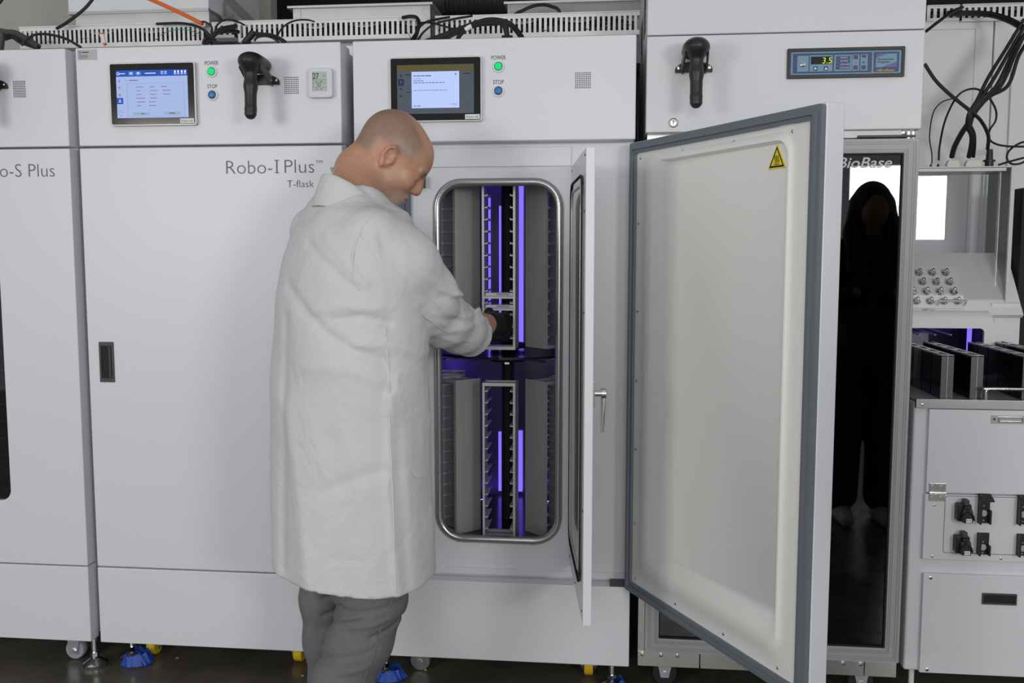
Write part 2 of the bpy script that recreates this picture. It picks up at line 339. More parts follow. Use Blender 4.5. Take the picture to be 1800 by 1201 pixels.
def castor(x, y, parent, wheel, zt=.12, along=True, r=.033, lab=None):
    ax = (1,0,0) if not along else (0,1,0); v = Vector(ax)
    c = Vector((x, y, r))
    w = MB().lathe(c-v*.014, v, [(0,r*.6),(0,r*.92),(.004,r),(.024,r),(.028,r*.92),(.028,r*.6)], 28).obj('castor', wheel, parent, smooth=True, label=lab)
    q = MB()
    for s in (-1, 1):
        a = c+v*s*.018; u = Vector((0,1,0)) if not along else Vector((1,0,0))
        q.add([a+u*-.030+Vector((0,0,zt-r)), a+u*.030+Vector((0,0,zt-r)), a+u*.012+Vector((0,0,-.012)), a-u*.012+Vector((0,0,-.012)),
               a+v*s*.003+u*-.030+Vector((0,0,zt-r)), a+v*s*.003+u*.030+Vector((0,0,zt-r)), a+v*s*.003+u*.012+Vector((0,0,-.012)), a+v*s*.003-u*.012+Vector((0,0,-.012))], [(0,1,2,3),(7,6,5,4),(0,4,5,1),(1,5,6,2),(2,6,7,3),(3,7,4,0)])
    q.box(x-.035, x+.035, y-.035, y+.035, zt-.006, zt); q.obj('fork', ZINC, w)
    MB().cyl(c-v*.026, c+v*.026, .009, n=6).obj('axle_bolt', ZINC, w)

def cabinet(x0, x1, label, hide_door=False):
    t = thing('incubator_cabinet', label, 'incubator', ((x0+x1)/2, .4, 0))
    if not hide_door:
        MB().box(x0+.004, x1-.004, .052, .86, ZB+.01, ZT-.012).obj('body', WHITE2, t, bevel=.003)
    else:
        q = MB(); X0, X1, Z0, Z1 = x0+.004, x1-.004, ZB+.01, ZT-.012
        q.box(X0, X1, .84, .86, Z0, Z1); q.box(X0, X0+.03, .062, .84, Z0, Z1); q.box(X1-.03, X1, .062, .84, Z0, Z1); q.box(X0+.03, X1-.03, .062, .84, Z0, .40); q.box(X0+.03, X1-.03, .062, .84, 1.63, Z1)
        q.obj('body', WHITE2, t)
    MB().box(x0+.02, x1-.02, .30, .80, ZT-.012, 2.018).obj('rear_top_box', WHITE, t, bevel=.003)
    up = MB().box(x0, x1, 0, .10, ZS, ZT).obj('control_panel', WHITE, t, bevel=.004)
    lo = MB().box(x0, x1, 0, .05, ZB, ZL-.004).obj('lower_panel', WHITE, t, bevel=.003)
    return t, up, lo

XA0, XA1, XB0, XB1, XC0, XC1 = -2.54, -1.716, -1.684, -.861, -.825, .0
# --- left cabinet
cA, upA, loA = cabinet(XA0, XA1, 'white cabinet at the left edge lettered o-S Plus')
# its door has a tall rounded window whose edge just shows
w1 = at(13, 760, 0)[0]; wz1, wz0 = at(0, 395, 0)[2], at(0, 880, 0)[2]
dA = MB(); dA.ring(rect_like(XA0, XA1, ZL, ZS-.006, 6), rrect(-2.45, w1, wz0, wz1+.1, .035, 6), 0, .05); dA = dA.obj('door', WHITE, cA, bevel=.003)
MB().prism(rrect(-2.46, w1+.006, wz0-.006, wz1+.106, .035, 6), .012, .018).obj('window_pane', WINDOWG, dA)
q = MB().box(-2.46, w1+.006, .05, .052, wz0-.006, wz1+.106).obj('window_backing', DARKST, dA)
for k in range(9): MB().box(w1-.12, w1-.002, .022, .045, wz0+.03+k*.055, wz0+.034+k*.055).obj('shelf_line', STEEL, dA)
text('Robo-S Plus', at(96.5, 310, 0)[0], -.0006, at(60, 311, 0)[2], .040, INK, dA, width=.272, align='RIGHT', off=-.012)
dot_grille(23.5, 143.5, 9, 10, .0046, .0051, upA)
push_button(-60, 128, 'POWER', LEDG, upA, 'green power button')
lift_foot(at(168, 1176, .045)[0], .045, ZB+.012, cA); castor(at(135, 1133, .10)[0], .10, cA, mat('grey_castor_tyre', (.33, .34, .35), .5), lab='grey castor wheel with zinc bolt')
# --- middle cabinet
cB, upB, loB = cabinet(XB0, XB1, 'white cabinet lettered Robo-I Plus T-flask left of the man')
dB = MB().box(XB0, XB1, 0, .05, ZL, ZS-.006).obj('door', WHITE, cB, bevel=.004)
a, b_ = at(174, 601, 0), at(203, 672, 0); hx0, hx1, hz0, hz1 = (a[0]+at(177, 672, 0)[0])/2, (at(199, 601, 0)[0]+b_[0])/2, b_[2], a[2]
h = MB(); h.ring(rrect(hx0, hx1, hz0, hz1, .002, 2), rrect(hx0+.006, hx1-.006, hz0+.012, hz1-.012, .002, 2), -.003, .001); h = h.obj('recessed_handle', GREY, dB, label='dark grey recessed door handle')
MB().box(hx0+.006, hx1-.006, -.0008, .0005, hz0+.012, hz1-.012).obj('recess', BLACKM, h); MB().cyl((hx1-.013, -.0015, hz0+.014), (hx1-.013, -.0015, hz1-.014), .004, n=10).obj('grip_bar', GREY, h)
text('Robo-', at(398, 306, 0)[0], -.0006, at(398, 306, 0)[2], .040, INK, dB, width=.143, off=-.012)
ix = at(487, 306, 0)[0]; iz = at(487, 304.5, 0)[2]; MB().box(ix-.0022, ix+.0022, -.0008, 0, iz, iz+.039).box(ix-.0075, ix+.0075, -.0008, 0, iz, iz+.0022).box(ix-.0075, ix+.0075, -.0008, 0, iz+.0368, iz+.039).obj('lettering', INK, dB)
text('Plus', at(500.5, 304, 0)[0], -.0006, at(500, 304.4, 0)[2], .040, INK, dB, width=.091, off=-.012)
text('TM', at(555, 287, 0)[0], -.0006, at(555, 287.5, 0)[2], .0095, INK, dB, width=.020)
text('T-flask', at(505, 329, 0)[0], -.0006, at(505, 329.5, 0)[2], .021, INKD, dB, width=.082, off=-.012)
tablet([(195, 113), (345, 108.5), (349.5, 220), (199.5, 224)], 1, 'Robo-I #1', upB)
push_button(372.5, 126, 'POWER', LEDG, upB, 'lit green power button'); push_button(373.7, 167, 'STOP', BTNB, upB, 'blue stop button')
dot_grille(500.5, 136.5, 9, 9, .0050, .0057, upB)
a, b_ = at(136, 87.5, 0), at(171, 105, 0); s_ = MB().box(a[0], b_[0], -.0008, .001, b_[2], a[2]).obj('type_sticker', STICK, upB, label='small silver type sticker')
q = MB()
for k in range(3): q.box(a[0]+.004, a[0]+.034, -.0011, -.0008, b_[2]+.005+k*.004, b_[2]+.0062+k*.004)
q.box(a[0]+.014, a[0]+.036, -.0011, -.0008, a[2]-.010, a[2]-.007); n = 16
q.ring([(a[0]+.008+.004*math.cos(2*math.pi*i/n), a[2]-.0085+.004*math.sin(2*math.pi*i/n)) for i in range(n)], [(a[0]+.008+.0026*math.cos(2*math.pi*i/n), a[2]-.0085+.0026*math.sin(2*math.pi*i/n)) for i in range(n)], -.0011, -.0008); q.obj('print', INKD, s_)
lift_foot(at(234, 1165, .10)[0], .10, ZB+.012, cB); lift_foot(XB1-.10, .10, ZB+.012, cB)
castor(at(272, 1140, .16)[0], .16, cB, YELLOW, lab='yellow castor wheel', along=False); castor(-1.08, .16, cB, YELLOW, along=False)
# --- right, open cabinet
cC, upC, loC = cabinet(XC0, XC1, 'open white incubator cabinet the man reaches into', hide_door=True)
tablet([(686.5, 104), (847.5, 98), (849, 213.5), (687, 217)], 2, 'Robo-I #2', upC)
push_button(876.3, 117, 'POWER', LEDG, upC, 'lit green power button'); push_button(876.3, 160, 'STOP', BTNB, upC, 'blue stop button')
dot_grille(1012, 128.5, 9, 9, .0052, .0052, upC)
lift_foot(at(679, 1170, .07)[0], .07, ZB+.012, cC); lift_foot(at(1076, 1182, .06)[0], .06, ZB+.012, cC)
castor(at(740, 1158, .14)[0], .14, cC, ZINC, along=True, lab='castor with chrome fork'); castor(at(1035, 1174, .16)[0], .16, cC, YELLOW, along=False, lab='yellow castor wheel')
# inner face with the rounded opening, 6 cm behind the door line
ox0, ox1, oz0, oz1 = -.588, -.219, .466, 1.557
q = MB(); q.ring(rect_like(XC0+.004, XC1-.004, ZL, ZS-.004, 8), rrect(ox0, ox1, oz0, oz1, .07, 8), .056, .078); q.obj('inner_front', WHITE, cC)
q = MB(); pts = [(x, .056, z) for x, z in rrect(ox0, ox1, oz0, oz1, .075, 8)]; pts.append(pts[0])
q.tube(pts, .0125, 10); q.obj('opening_trim', mat('satin_trim', (.42,.43,.43), .25, .8), cC, smooth=True, label='satin metal trim around the rounded opening')
MB().box(XC0+.10, XC1-.185, .050, .057, at(900, 292, .055)[2]-.002, ZS-.012).obj('header_strip', WHITE, cC, bevel=.002)
MB().box(XC0+.02, XC1-.01, .052, .057, ZL+.004, ZL+.022).obj('sill_strip', WHITE2, cC)
k0 = at(738, 311, .05); k1 = at(748, 331, .05); MB().box(k0[0]-.012, k1[0], .030, .056, k1[2], k0[2]).obj('door_switch', BLACK, cC, bevel=.002, label='black door switch')
g0 = at(704, 400, .05)[0]; g1 = at(722, 400, .05)[0]; MB().box(g0, g1, .045, .056, ZL+.05, 1.56).obj('gasket_strip', mat('blue_grey_gasket', (.10,.12,.19), .45), cC); MB().box(g0+.010, g0+.014, .040, .046, ZL+.05, 1.56).obj('gasket_lip', GASKET, cC)
# chamber
q = MB(); x0, x1, y0, y1, z0, z1 = -.735, -.085, .079, .80, .415, 1.61
q.box(x0-.004, x0, y0, y1, z0, z1); q.box(x1, x1+.004, y0, y1, z0, z1); q.box(x0, x1, y1-.004, y1, z0, z1); q.box(x0, x1, y0, y1, z0-.004, z0); q.box(x0, x1, y0, y1, z1, z1+.004)
q.obj('chamber_lining', DARKST, cC, label='dark steel chamber lining')
for (u0, u1, v0, v1) in ((877, 890, 362, 603), (912, 919.5, 250, 603), (858, 862, 345, 600), (876, 882, 760, 890), (911, 918, 758, 920), (885, 890, 665, 900)):
    a, b_ = at(u0, v0, .78), at(u1, v1, .78); MB().box(a[0], b_[0], .782, .795, max(b_[2], .43), min(a[2], 1.6)).obj('led_bar', PURPLE, cC, label='violet light bar on the back wall')
for zz0, zz1 in ((1.05, 1.55), (.47, .93)):
    xa, xb = at(884, 450, .775)[0], at(890.5, 450, .775)[0]; k = 0
    while zz0+k*.042 < zz1:
        MB().box(xa, xb, .772, .780, zz0+k*.042, zz0+k*.042+.008).obj('vent_slat', BLACKM, cC); k += 1
    MB().box(xa-.001, xa+.002, .772, .780, zz0, zz1).obj('slat_rail', BLACKM, cC)
for sx in (-.70, -.12):
    MB().box(sx-.016, sx+.016, .60, .61, .45, 1.57).obj('led_bar', VIOFILL, cC)  # added bars hidden beside the opening, to raise the violet light
MB().box(-.60, -.22, .60, .62, 1.598, 1.608).obj('led_bar', VIOFILL, cC); MB().box(-.70, -.12, .66, .68, .417, .424).obj('led_bar', VIOFILL, cC)  # two more added, unseen violet bars at chamber top and bottom

# carousel and plate racks
ax, ay, RR = -.4095, .375, .255
car = thing('carousel', 'black two-tier turntable inside the open incubator', 'carousel', (ax, ay, .419))
MB().cyl((ax,ay,.419), (ax,ay,1.575), .022, n=20).obj('shaft', BLACKM, car, smooth=True)
for zz, rr in ((.436, .25), (1.015, .245)): MB().cyl((ax,ay,zz), (ax,ay,zz+.008), rr, n=40).obj('disc', mat('dark_glossy_disc', (.05,.05,.055), .15, .7), car)
for zz in (.985, 1.030): MB().cyl((ax,ay,zz), (ax,ay,zz+.015), .06, n=24).obj('hub', BLACKM, car)
for k in range(12):
    a = 2*math.pi*k/12+.1; c, s = math.cos(a), math.sin(a); MB().bar((ax+.06*c, ay+.06*s, 1.004), (ax+.235*c, ay+.235*s, 1.004), .014, .006).obj('spoke', STEEL, car)
def rack_proto(Hh, n):
    t = thing('plate_rack', '', 'rack')
    w, d = .0515, .10
    led = MB().box(0, .0145, .003, d-.004, -.0015, .0015).box(.0125, .0145, .003, d-.004, .0015, .005).mesh('ledge', LEDGE)
    ledm = MB().box(-.0145, 0, .003, d-.004, -.0015, .0015).box(-.0145, -.0125, .003, d-.004, .0015, .005).mesh('ledge', LEDGE)
    for s, me in ((-1, led), (1, ledm)):
        p = MB().box(s*w-(.002 if s > 0 else 0), s*w+(0 if s > 0 else .002), 0, d, 0, Hh).obj('side_panel', STEELV, t)
        MB().box(min(s*w, s*(w-.007)), max(s*w, s*(w-.007)), -.0005, .0022, 0, Hh).obj('front_flange', LEDGE, p)
        for k in range(n):
            o = link('ledge', me, p); o.location = (s*(w-.002), 0, .035+k*.0365)
    for nm, zz in (('bottom_frame', 0), ('top_frame', Hh-.010)):
        q = MB().box(-w+.002, w-.002, 0, .010, zz, zz+.010).box(-w+.002, w-.002, d-.012, d, zz, zz+.006).box(-w+.002, w-.002, .040, .055, zz, zz+.006); q.obj(nm, LEDGE, t)
    return t
names = {0: 'facing out at the centre of the opening', 45: 'turned away at the right of the opening', -45: 'turned away at the left of the opening', 90: 'half hidden at the far right inside the chamber', -90: 'half hidden at the far left inside the chamber'}
for tier, z, Hh, n in (('upper', 1.0235, .53, 14), ('lower', .4445, .50, 13)):
    zz = z+.0 if tier == 'lower' else z+.025
    proto = rack_proto(Hh, n)
    for i, (ang, wd) in enumerate(names.items()):
        o = proto if i == 0 else copy_tree(proto)
        al = math.radians(ang); o.rotation_euler = (0, 0, al)
        o.location = (ax+RR*math.sin(al), ay-RR*math.cos(al), zz)
        tag(o, '%s tier aluminium plate rack %s' % (tier, wd), 'rack', 'plate racks on the incubator carousel')
for zz, lab in ((at(876, 525, .125)[2], 'upper flat culture flask with a white label above the gloved hand'), (at(876, 546, .125)[2], 'lower flat culture flask with a white label just above the gloved hand')):
    f = thing('culture_flask', lab, 'flask', (ax, .13, zz), 'culture flasks in the centre rack')
    MB().box(ax-.045, ax+.045, .122, .205, zz, zz+.018).obj('bottle', mat('clear_polystyrene', (.55,.55,.62), .15, alpha=.55), f, bevel=.003)
    MB().box(ax-.040, ax+.044, .1205, .1215, zz+.009, zz+.0175).obj('label_strip', PAPER, f); q = MB()
    for k in range(9): q.box(ax+.0-.006+k*.0045, ax-.006+k*.0045+.002, .1199, .1204, zz+.011, zz+.016)
    q.obj('barcode', INKD, f); MB().box(ax-.044, ax+.046, .1205, .124, zz, zz+.007).obj('base_rim', HOUSEW, f)

# big door standing open
DA = math.radians(29); U2 = Vector((math.sin(DA), -math.cos(DA), 0)); N2 = Vector((math.cos(DA), math.sin(DA), 0)); H0 = Vector((-.013, -.002, 0)); DW = .80; DZ0, DZ1 = .345, 1.662
def dfn(x, y, z): p = H0+U2*x+N2*y; return (p.x, p.y, z)   # x along the leaf, y towards its outer face
q = MB(); q.prism([(0, DZ0), (DW, DZ0), (DW, DZ1), (0, DZ1)], .006, .055, dfn); door = q.obj('door', WHITE, cC, bevel=.003, label='big door leaf swung open to the right')
q = MB(); q.ring(rrect(.004, DW-.002, DZ0+.004, DZ1-.004, .006, 2), rrect(.034, DW-.036, DZ0+.034, DZ1-.034, .006, 2), -.006, .008, dfn); q.obj('gasket', GASKET, door, label='grey rubber gasket around the door')
q = MB(); q.ring(rrect(.016, DW-.014, DZ0+.016, DZ1-.016, .006, 2), rrect(.024, DW-.022, DZ0+.024, DZ1-.024, .006, 2), -.012, -.004, dfn); q.obj('gasket_bead', GASKET, door)
# liner: a shallow raised border and a dished centre
i0, i1, j0, j1 = .034, DW-.036, DZ0+.034, DZ1-.034
q = MB(); O = rect_like(i0, i1, j0, j1, 8)
rings = [(O, .002), (rrect(.078, .706, .415, 1.616, .05, 8), .002), (rrect(.094, .701, .430, 1.606, .045, 8), -.007), (rrect(.135, .697, .470, 1.597, .04, 8), -.008), (rrect(.172, .691, .505, 1.590, .035, 8), .004)]
N = len(O); vs = [dfn(x, y, z) for P, y in rings for x, z in P]; fs = [(k*N+i, k*N+(i+1) % N, (k+1)*N+(i+1) % N, (k+1)*N+i) for k in range(len(rings)-1) for i in range(N)]+[tuple(range((len(rings)-1)*N, len(rings)*N))]
fs2 = MB().add(vs, fs).obj('door_liner', LINER, door, smooth=True, label='cream moulded door liner with raised rounded border')
sc = MB()
def screw_on(x, z, par): 
    q = MB(); q.lathe(dfn(x, .002, z), -N2, [(0,.0038),(.002,.0038),(.003,.0025)], 12); q.obj('screw', CHROME, par, smooth=True); q = MB(); q.lathe(dfn(x, -.0011, z), -N2, [(0,.0016),(.0003,.0016)], 6); q.obj('screw_recess', BLACKM, par)
for x in (.055, .27, .49, .70): screw_on(x, DZ1-.05, door); screw_on(x, DZ0+.05, door)
for z in (1.43, 1.18, .98, .78, .56): screw_on(.048, z, door)
q = MB(); q.prism(rrect(.655, .705, 1.626, 1.648, .004, 3), -.002, .003, dfn); q.obj('catch_cover', LINER, door, bevel=.001)
# warning sign
sx, sz, sh = .648, 1.558, .060
tri = lambda k, o=0: [(sx-.026*k, sz-.019*k+o), (sx+.026*k, sz-.019*k+o), (sx, sz+.027*k+o)]
sg = MB().prism(rrect(sx-.001, sx+.001, sz-.001, sz+.001, .0005, 1), -.0125, -.012, dfn)
sg = MB().prism(tri(1.15), .0015, .0045, dfn).obj('warning_sign', SIGNY, door, label='yellow triangular hot surface warning sign')
q = MB(); q.ring(tri(1.0), tri(.80), .0008, .0014, dfn)
for k in (-1, 0, 1):
    xs = [sx+k*.0052+.0016*math.sin(t*2*math.pi) for t in np.linspace(0, 1, 9)]; zs = np.linspace(sz-.009, sz+.007, 9)
    for i in range(8): q.prism([(xs[i]-.0009, zs[i]), (xs[i]+.0009, zs[i]), (xs[i+1]+.0009, zs[i+1]), (xs[i+1]-.0009, zs[i+1])], .0008, .0014, dfn)
q.prism([(sx-.008, sz-.013), (sx+.008, sz-.013), (sx+.008, sz-.0112), (sx-.008, sz-.0112)], .0008, .0014, dfn); q.obj('sign_print', BLACKM, sg)
MB().box(-.06, -.005, .004, .05, ZL-.004, ZL+.004).obj('hinge_plate', GREY, cC)

# inner glass door, open towards the camera
G0 = Vector((-.184, .052, 0)); G1 = Vector((-.127, -.45, 0)); UG = (G1-G0); GW = UG.length; UG.normalize(); NG = Vector((-UG.y, UG.x, 0)); GZ0, GZ1 = .408, 1.602
if NG.x < 0: NG = -NG
def gfn(x, y, z): p = G0+UG*x+NG*y; return (p.x, p.y, z)
q = MB(); q.ring(rect_like(0, GW, GZ0, GZ1, 6), rrect(.065, GW-.06, GZ0+.10, GZ1-.075, .05, 6), 0, .022, gfn); gd = q.obj('inner_door', WHITE, cC, bevel=.002, label='narrow inner door with a tall window, seen edge on')
q = MB(); q.prism(rrect(.05, GW-.045, GZ0+.085, GZ1-.06, .05, 6), -.004, .0, gfn); q.obj('window_pane', GREENG, gd)
pts = [gfn(x, -.003, z) for x, z in rrect(.075, GW-.07, GZ0+.11, GZ1-.085, .05, 6)]; pts.append(pts[0]); MB().tube(pts, .0045, 8).obj('window_seal', mat('pale_seal', (.5,.51,.51), .4, .2), gd, smooth=True)
pts = [gfn(x, -.006, z) for x, z in rrect(.05, GW-.045, GZ0+.085, GZ1-.06, .05, 6)]; pts.append(pts[0]); MB().tube(pts, .0022, 6).obj('pane_edge', BLACKM, gd)
for x, z in ((.02, 1.585), (.02, 1.48), (.02, 1.33), (.02, 1.1), (.02, .85), (.02, .6), (.02, .43), (GW-.02, 1.585), (GW-.02, 1.45), (GW-.02, 1.2), (GW-.02, .44), (GW-.02, .7), (GW*.5, .43)):
    q = MB(); q.lathe(gfn(x, .001, z), -NG, [(0,.0035),(.002,.0035),(.0028,.002)], 10); q.obj('screw', GREY, gd, smooth=True)
pz = at(1045, 690, -.40)[2]; q = MB(); q.prism([(GW-.045, pz-.032), (GW-.018, pz-.032), (GW-.018, pz+.032), (GW-.045, pz+.032)], .021, .028, gfn); hp = q.obj('latch_plate', CHROME, gd, bevel=.001)
q = MB(); q.cyl(gfn(GW-.03, .028, pz), gfn(GW-.03, .058, pz), .008); q.lathe(gfn(GW-.03, .044, pz), NG, [(0,.006),(0,.014),(.012,.014),(.014,.01)], 16); q.obj('latch_spindle', CHROME, hp, smooth=True)
q = MB(); q.tube([gfn(GW-.03, .052, pz+.01), gfn(GW-.03, .053, pz-.01), gfn(GW-.028, .051, pz-.06), gfn(GW-.026, .048, pz-.098)], [.008, .009, .0065, .005], 12); q.obj('lever', CHROME, hp, smooth=True, label='chrome lever handle')

# ------------------------------------------------------------------ implicit-surface modelling for organic shapes
class SDF:
    def __init__(s, lo, hi, h):
        s.lo = np.array(lo, float); s.h = h; s.n = np.ceil((np.array(hi)-s.lo)/h).astype(int)+1
        s.D = np.full(s.n, .25, np.float32); s.ax = [s.lo[i]+np.arange(s.n[i])*h for i in range(3)]
    def sl(s, lo, hi):
        a = np.maximum(((np.array(lo)-s.lo)/s.h).astype(int)-1, 0); b = np.minimum(((np.array(hi)-s.lo)/s.h).astype(int)+3, s.n); return tuple(slice(int(i), int(max(j, i))) for i, j in zip(a, b))
    def grid(s, S): return np.meshgrid(*[s.ax[i][S[i]] for i in range(3)], indexing='ij')
    def put(s, S, d, k, op='add'):
        A = s.D[S]
        if op == 'sub': A = -A
        h = np.maximum(k-np.abs(A-d), 0)/k if k > 0 else 0; r = np.minimum(A, d)-h*h*k*.25
        s.D[S] = -r if op == 'sub' else r
    def cone(s, a, b, ra, rb, k=.0, op='add'):
        a, b = np.array(a, float), np.array(b, float); m = max(ra, rb)+k+.03; S = s.sl(np.minimum(a, b)-m, np.maximum(a, b)+m); X, Y, Z = s.grid(S)
        ba = b-a; l2 = max(ba@ba, 1e-9); t = np.clip(((X-a[0])*ba[0]+(Y-a[1])*ba[1]+(Z-a[2])*ba[2])/l2, 0, 1)
        d = np.sqrt((X-a[0]-ba[0]*t)**2+(Y-a[1]-ba[1]*t)**2+(Z-a[2]-ba[2]*t)**2)-(ra+(rb-ra)*t); s.put(S, d, k, op)
    def chain(s, pts, rs, k=0.0, op='add'):
        for i in range(len(pts)-1): s.cone(pts[i], pts[i+1], rs[i], rs[i+1], k, op)
    def ell(s, c, r, k=0.0, R=None, op='add'):
        c, r = np.array(c, float), np.array(r, float); m = r.max()+k+.03; S = s.sl(c-m, c+m); X, Y, Z = s.grid(S); P = np.stack([X-c[0], Y-c[1], Z-c[2]], -1)
        if R is not None: P = P@R
        k0 = np.sqrt(((P/r)**2).sum(-1)); k1 = np.sqrt(((P/(r*r))**2).sum(-1))+1e-9; s.put(S, k0*(k0-1)/k1, k, op)
    def field(s, fn, lo, hi, k=0.0, op='add'):
        S = s.sl(lo, hi); X, Y, Z = s.grid(S); s.put(S, fn(X, Y, Z), k, op)
    def nets(s):
        D = s.D; g = D < 0; nx, ny, nz = D.shape; c = np.zeros((nx-1, ny-1, nz-1), np.int8); K = [(i, j, k) for i in (0, 1) for j in (0, 1) for k in (0, 1)]
        for i, j, k in K: c += g[i:nx-1+i, j:ny-1+j, k:nz-1+k]
        act = (c > 0) & (c < 8); I = np.argwhere(act); idx = np.full(act.shape, -1, np.int32); idx[act] = np.arange(len(I)); P = np.zeros((len(I), 3)); W = np.zeros(len(I))
        for a in K:
            for ax in range(3):
                if a[ax]: continue
                b = list(a); b[ax] = 1; A = I+a; B = I+b; da = D[A[:, 0], A[:, 1], A[:, 2]]; db = D[B[:, 0], B[:, 1], B[:, 2]]; m = (da < 0) != (db < 0)
                t = da[m]/(da[m]-db[m]); q = np.array(a)+np.zeros((m.sum(), 3)); q[:, ax] += t; P[m] += q; W[m] += 1
        V = (I+P/W[:, None])*s.h+s.lo; F = []
        for ax in range(3):
            o = [i for i in range(3) if i != ax]
            lo = [slice(1, -1)]*3; lo[ax] = slice(0, -1); hi = [slice(1, -1)]*3; hi[ax] = slice(1, None)
            m = g[tuple(lo)] != g[tuple(hi)]; E = np.argwhere(m); fl_ = g[tuple(lo)][m]
            E = E+np.array([0 if i == ax else 1 for i in range(3)]); Q = []
            for da, db in ((1, 1), (0, 1), (0, 0), (1, 0)):
                C = E.copy(); C[:, o[0]] -= da; C[:, o[1]] -= db; Q.append(idx[C[:, 0], C[:, 1], C[:, 2]])
            Q = np.stack(Q, 1); flip = fl_ if ax != 1 else ~fl_; Q[~flip] = Q[~flip][:, ::-1]; F.append(Q)
        return V, np.concatenate(F)
    def mesh(s, name, m, it=0):
        V, F = s.nets()
        if it:
            E = np.concatenate([F[:, [0, 1]], F[:, [1, 2]], F[:, [2, 3]], F[:, [3, 0]]]); E = np.concatenate([E, E[:, ::-1]])
            cnt = np.bincount(E[:, 0], minlength=len(V))[:, None]
            for k in range(it):
                for lam in (.5, -.52):
                    A = np.stack([np.bincount(E[:, 0], V[E[:, 1], i], minlength=len(V)) for i in range(3)], 1)/np.maximum(cnt, 1); V = V+lam*(A-V)
        me = bpy.data.meshes.new(name); me.vertices.add(len(V)); me.vertices.foreach_set('co', V.ravel().astype(np.float32)); me.loops.add(F.size); me.loops.foreach_set('vertex_index', F.ravel().astype(np.int32))
        me.polygons.add(len(F)); me.polygons.foreach_set('loop_start', np.arange(len(F), dtype=np.int32)*4); me.polygons.foreach_set('loop_total', np.full(len(F), 4, np.int32)); me.update(calc_edges=True); me.validate()
        for p in me.polygons: p.use_smooth = True
        me.materials.append(m); return me

# ------------------------------------------------------------------ barcode scanners in their holders
sd = SDF((-.06, -.17, -.13), (.06, .02, .09), .0026)
sd.ell((0, -.070, .053), (.037, .066, .024), .0); sd.ell((0, -.098, .046), (.030, .036, .026), .015); sd.ell((0, -.03, .050), (.034, .035, .019), .015)
sd.chain([(0, -.098, .040), (0, -.100, -.02), (0, -.104, -.085)], [.0185, .0175, .0165], .012); sd.cone((0, -.104, -.085), (0, -.106, -.098), .0175, .0165, .003)
SC_BODY = sd.mesh('body', BLACK, 3)
def scanner(px, py, lab_s, lab_h):
    p = at(px, py, 0); o = Vector((p[0], 0, p[2]))
    h = thing('scanner_holder', lab_h, 'holder', o, 'scanner holders on the machines')
    q = MB(); P = [(-.052, 0), (.052, 0), (.052, .008)]+[(.052*math.cos(a)*1.0, .008+.022*math.sin(a)) for a in np.linspace(.15, math.pi-.15, 14)]+[(-.052, .008)]
    q.prism([(o.x+x, o.z+z) for x, z in P], -.010, -.0002); q.obj('base_plate', BLACK, h, bevel=.0015)
    for s in (-1, 1):
        q = MB(); pts = smooth_path([(s*.030, -.006, .006), (s*.034, -.03, .010), (s*.032, -.06, .022), (s*.030, -.10, .042)], 4)
        for i in range(len(pts)-1): 
            q.bar(Vector(pts[i])+o, Vector(pts[i+1])+o, .005, .022)
        q.obj('cradle_arm', BLACK, h)
        q = MB().lathe((o.x+s*.042, -.0095, o.z+.013), (0,-1,0), [(0,.005),(.002,.005),(.0025,.003)], 12); q.obj('screw', CHROME, h, smooth=True)
    t = thing('barcode_scanner', lab_s, 'scanner', o, 'hand scanners on the machines')
    link('body', SC_BODY, t).matrix_parent_inverse = Matrix.Identity(4)
    MB().lathe(o+Vector((0,-.106,-.093)), (0,-.04,-1), [(0,.0170),(.006,.0172),(.010,.0165),(.010,.0125),(.004,.0125)], 20).obj('end_cap', BLACK, t, smooth=True)
    MB().box(o.x-.008, o.x+.008, -.118, -.102, o.z-.112, o.z-.096).obj('cable_plug', BLACKM, t, bevel=.002)
    MB().box(o.x-.006, o.x+.006, -.088, -.076, o.z+.004, o.z+.026).obj('trigger', GREY, t, bevel=.002)
    MB().prism(rrect(o.x-.024, o.x+.024, o.z+.040, o.z+.064, .008, 4), -.006, -.0008).obj('scan_window', BGLASS, t)
scanner(463, 150, 'black hand scanner on the cabinet lettered T-flask, beside its two buttons', 'black wall holder under the hand scanner near the digital thermometer')
scanner(1219, 128, 'black hand scanner hanging handle down on the fridge front', 'black wall holder under the hand scanner on the fridge front')
scanner(-13, 157, 'black hand scanner cut off by the left edge of the picture', 'black wall holder cut off by the left edge of the picture')

# ------------------------------------------------------------------ digital thermometer
a, b_ = at(544, 121.5, 0), at(587.5, 173, 0); x0, x1, z0, z1 = a[0], b_[0], b_[2], a[2]; W, H = x1-x0, z1-z0
t = thing('digital_thermometer', 'small lilac white thermometer display showing 27 and 22', 'thermometer', ((x0+x1)/2, -.01, z0))
MB().prism(rrect(x0, x1, z0, z1, .010, 5), -.018, -.0002).obj('case', LILAC, t, bevel=.003)
l0, l1, m0, m1 = x0+.20*W, x0+.78*W, z0+.22*H, z0+.87*H; d = MB().box(l0, l1, -.0186, -.017, m0, m1).obj('lcd', LCD, t)
text('27', l0+.001, -.019, m1-.021, .0165, INKD, d, width=.018, off=.01); text('22', l0+.013, -.019, m0+.0125, .0095, INKD, d, width=.011)
text('24', l0+.008, -.019, m0+.0245, .0055, GREY, d, width=.007); text('28', l0+.022, -.019, m0+.0245, .0055, GREY, d, width=.007); text('21', l0+.008, -.019, m0+.0025, .0055, GREY, d, width=.007); text('22', l0+.022, -.019, m0+.0025, .0055, GREY, d, width=.007)
q = MB().box(l0, l0+.0012, -.0189, -.0186, m0, m1)
for zz in (.023, .010, .032): q.box(l0, l1, -.0189, -.0186, m0+zz, m0+zz+.0005)
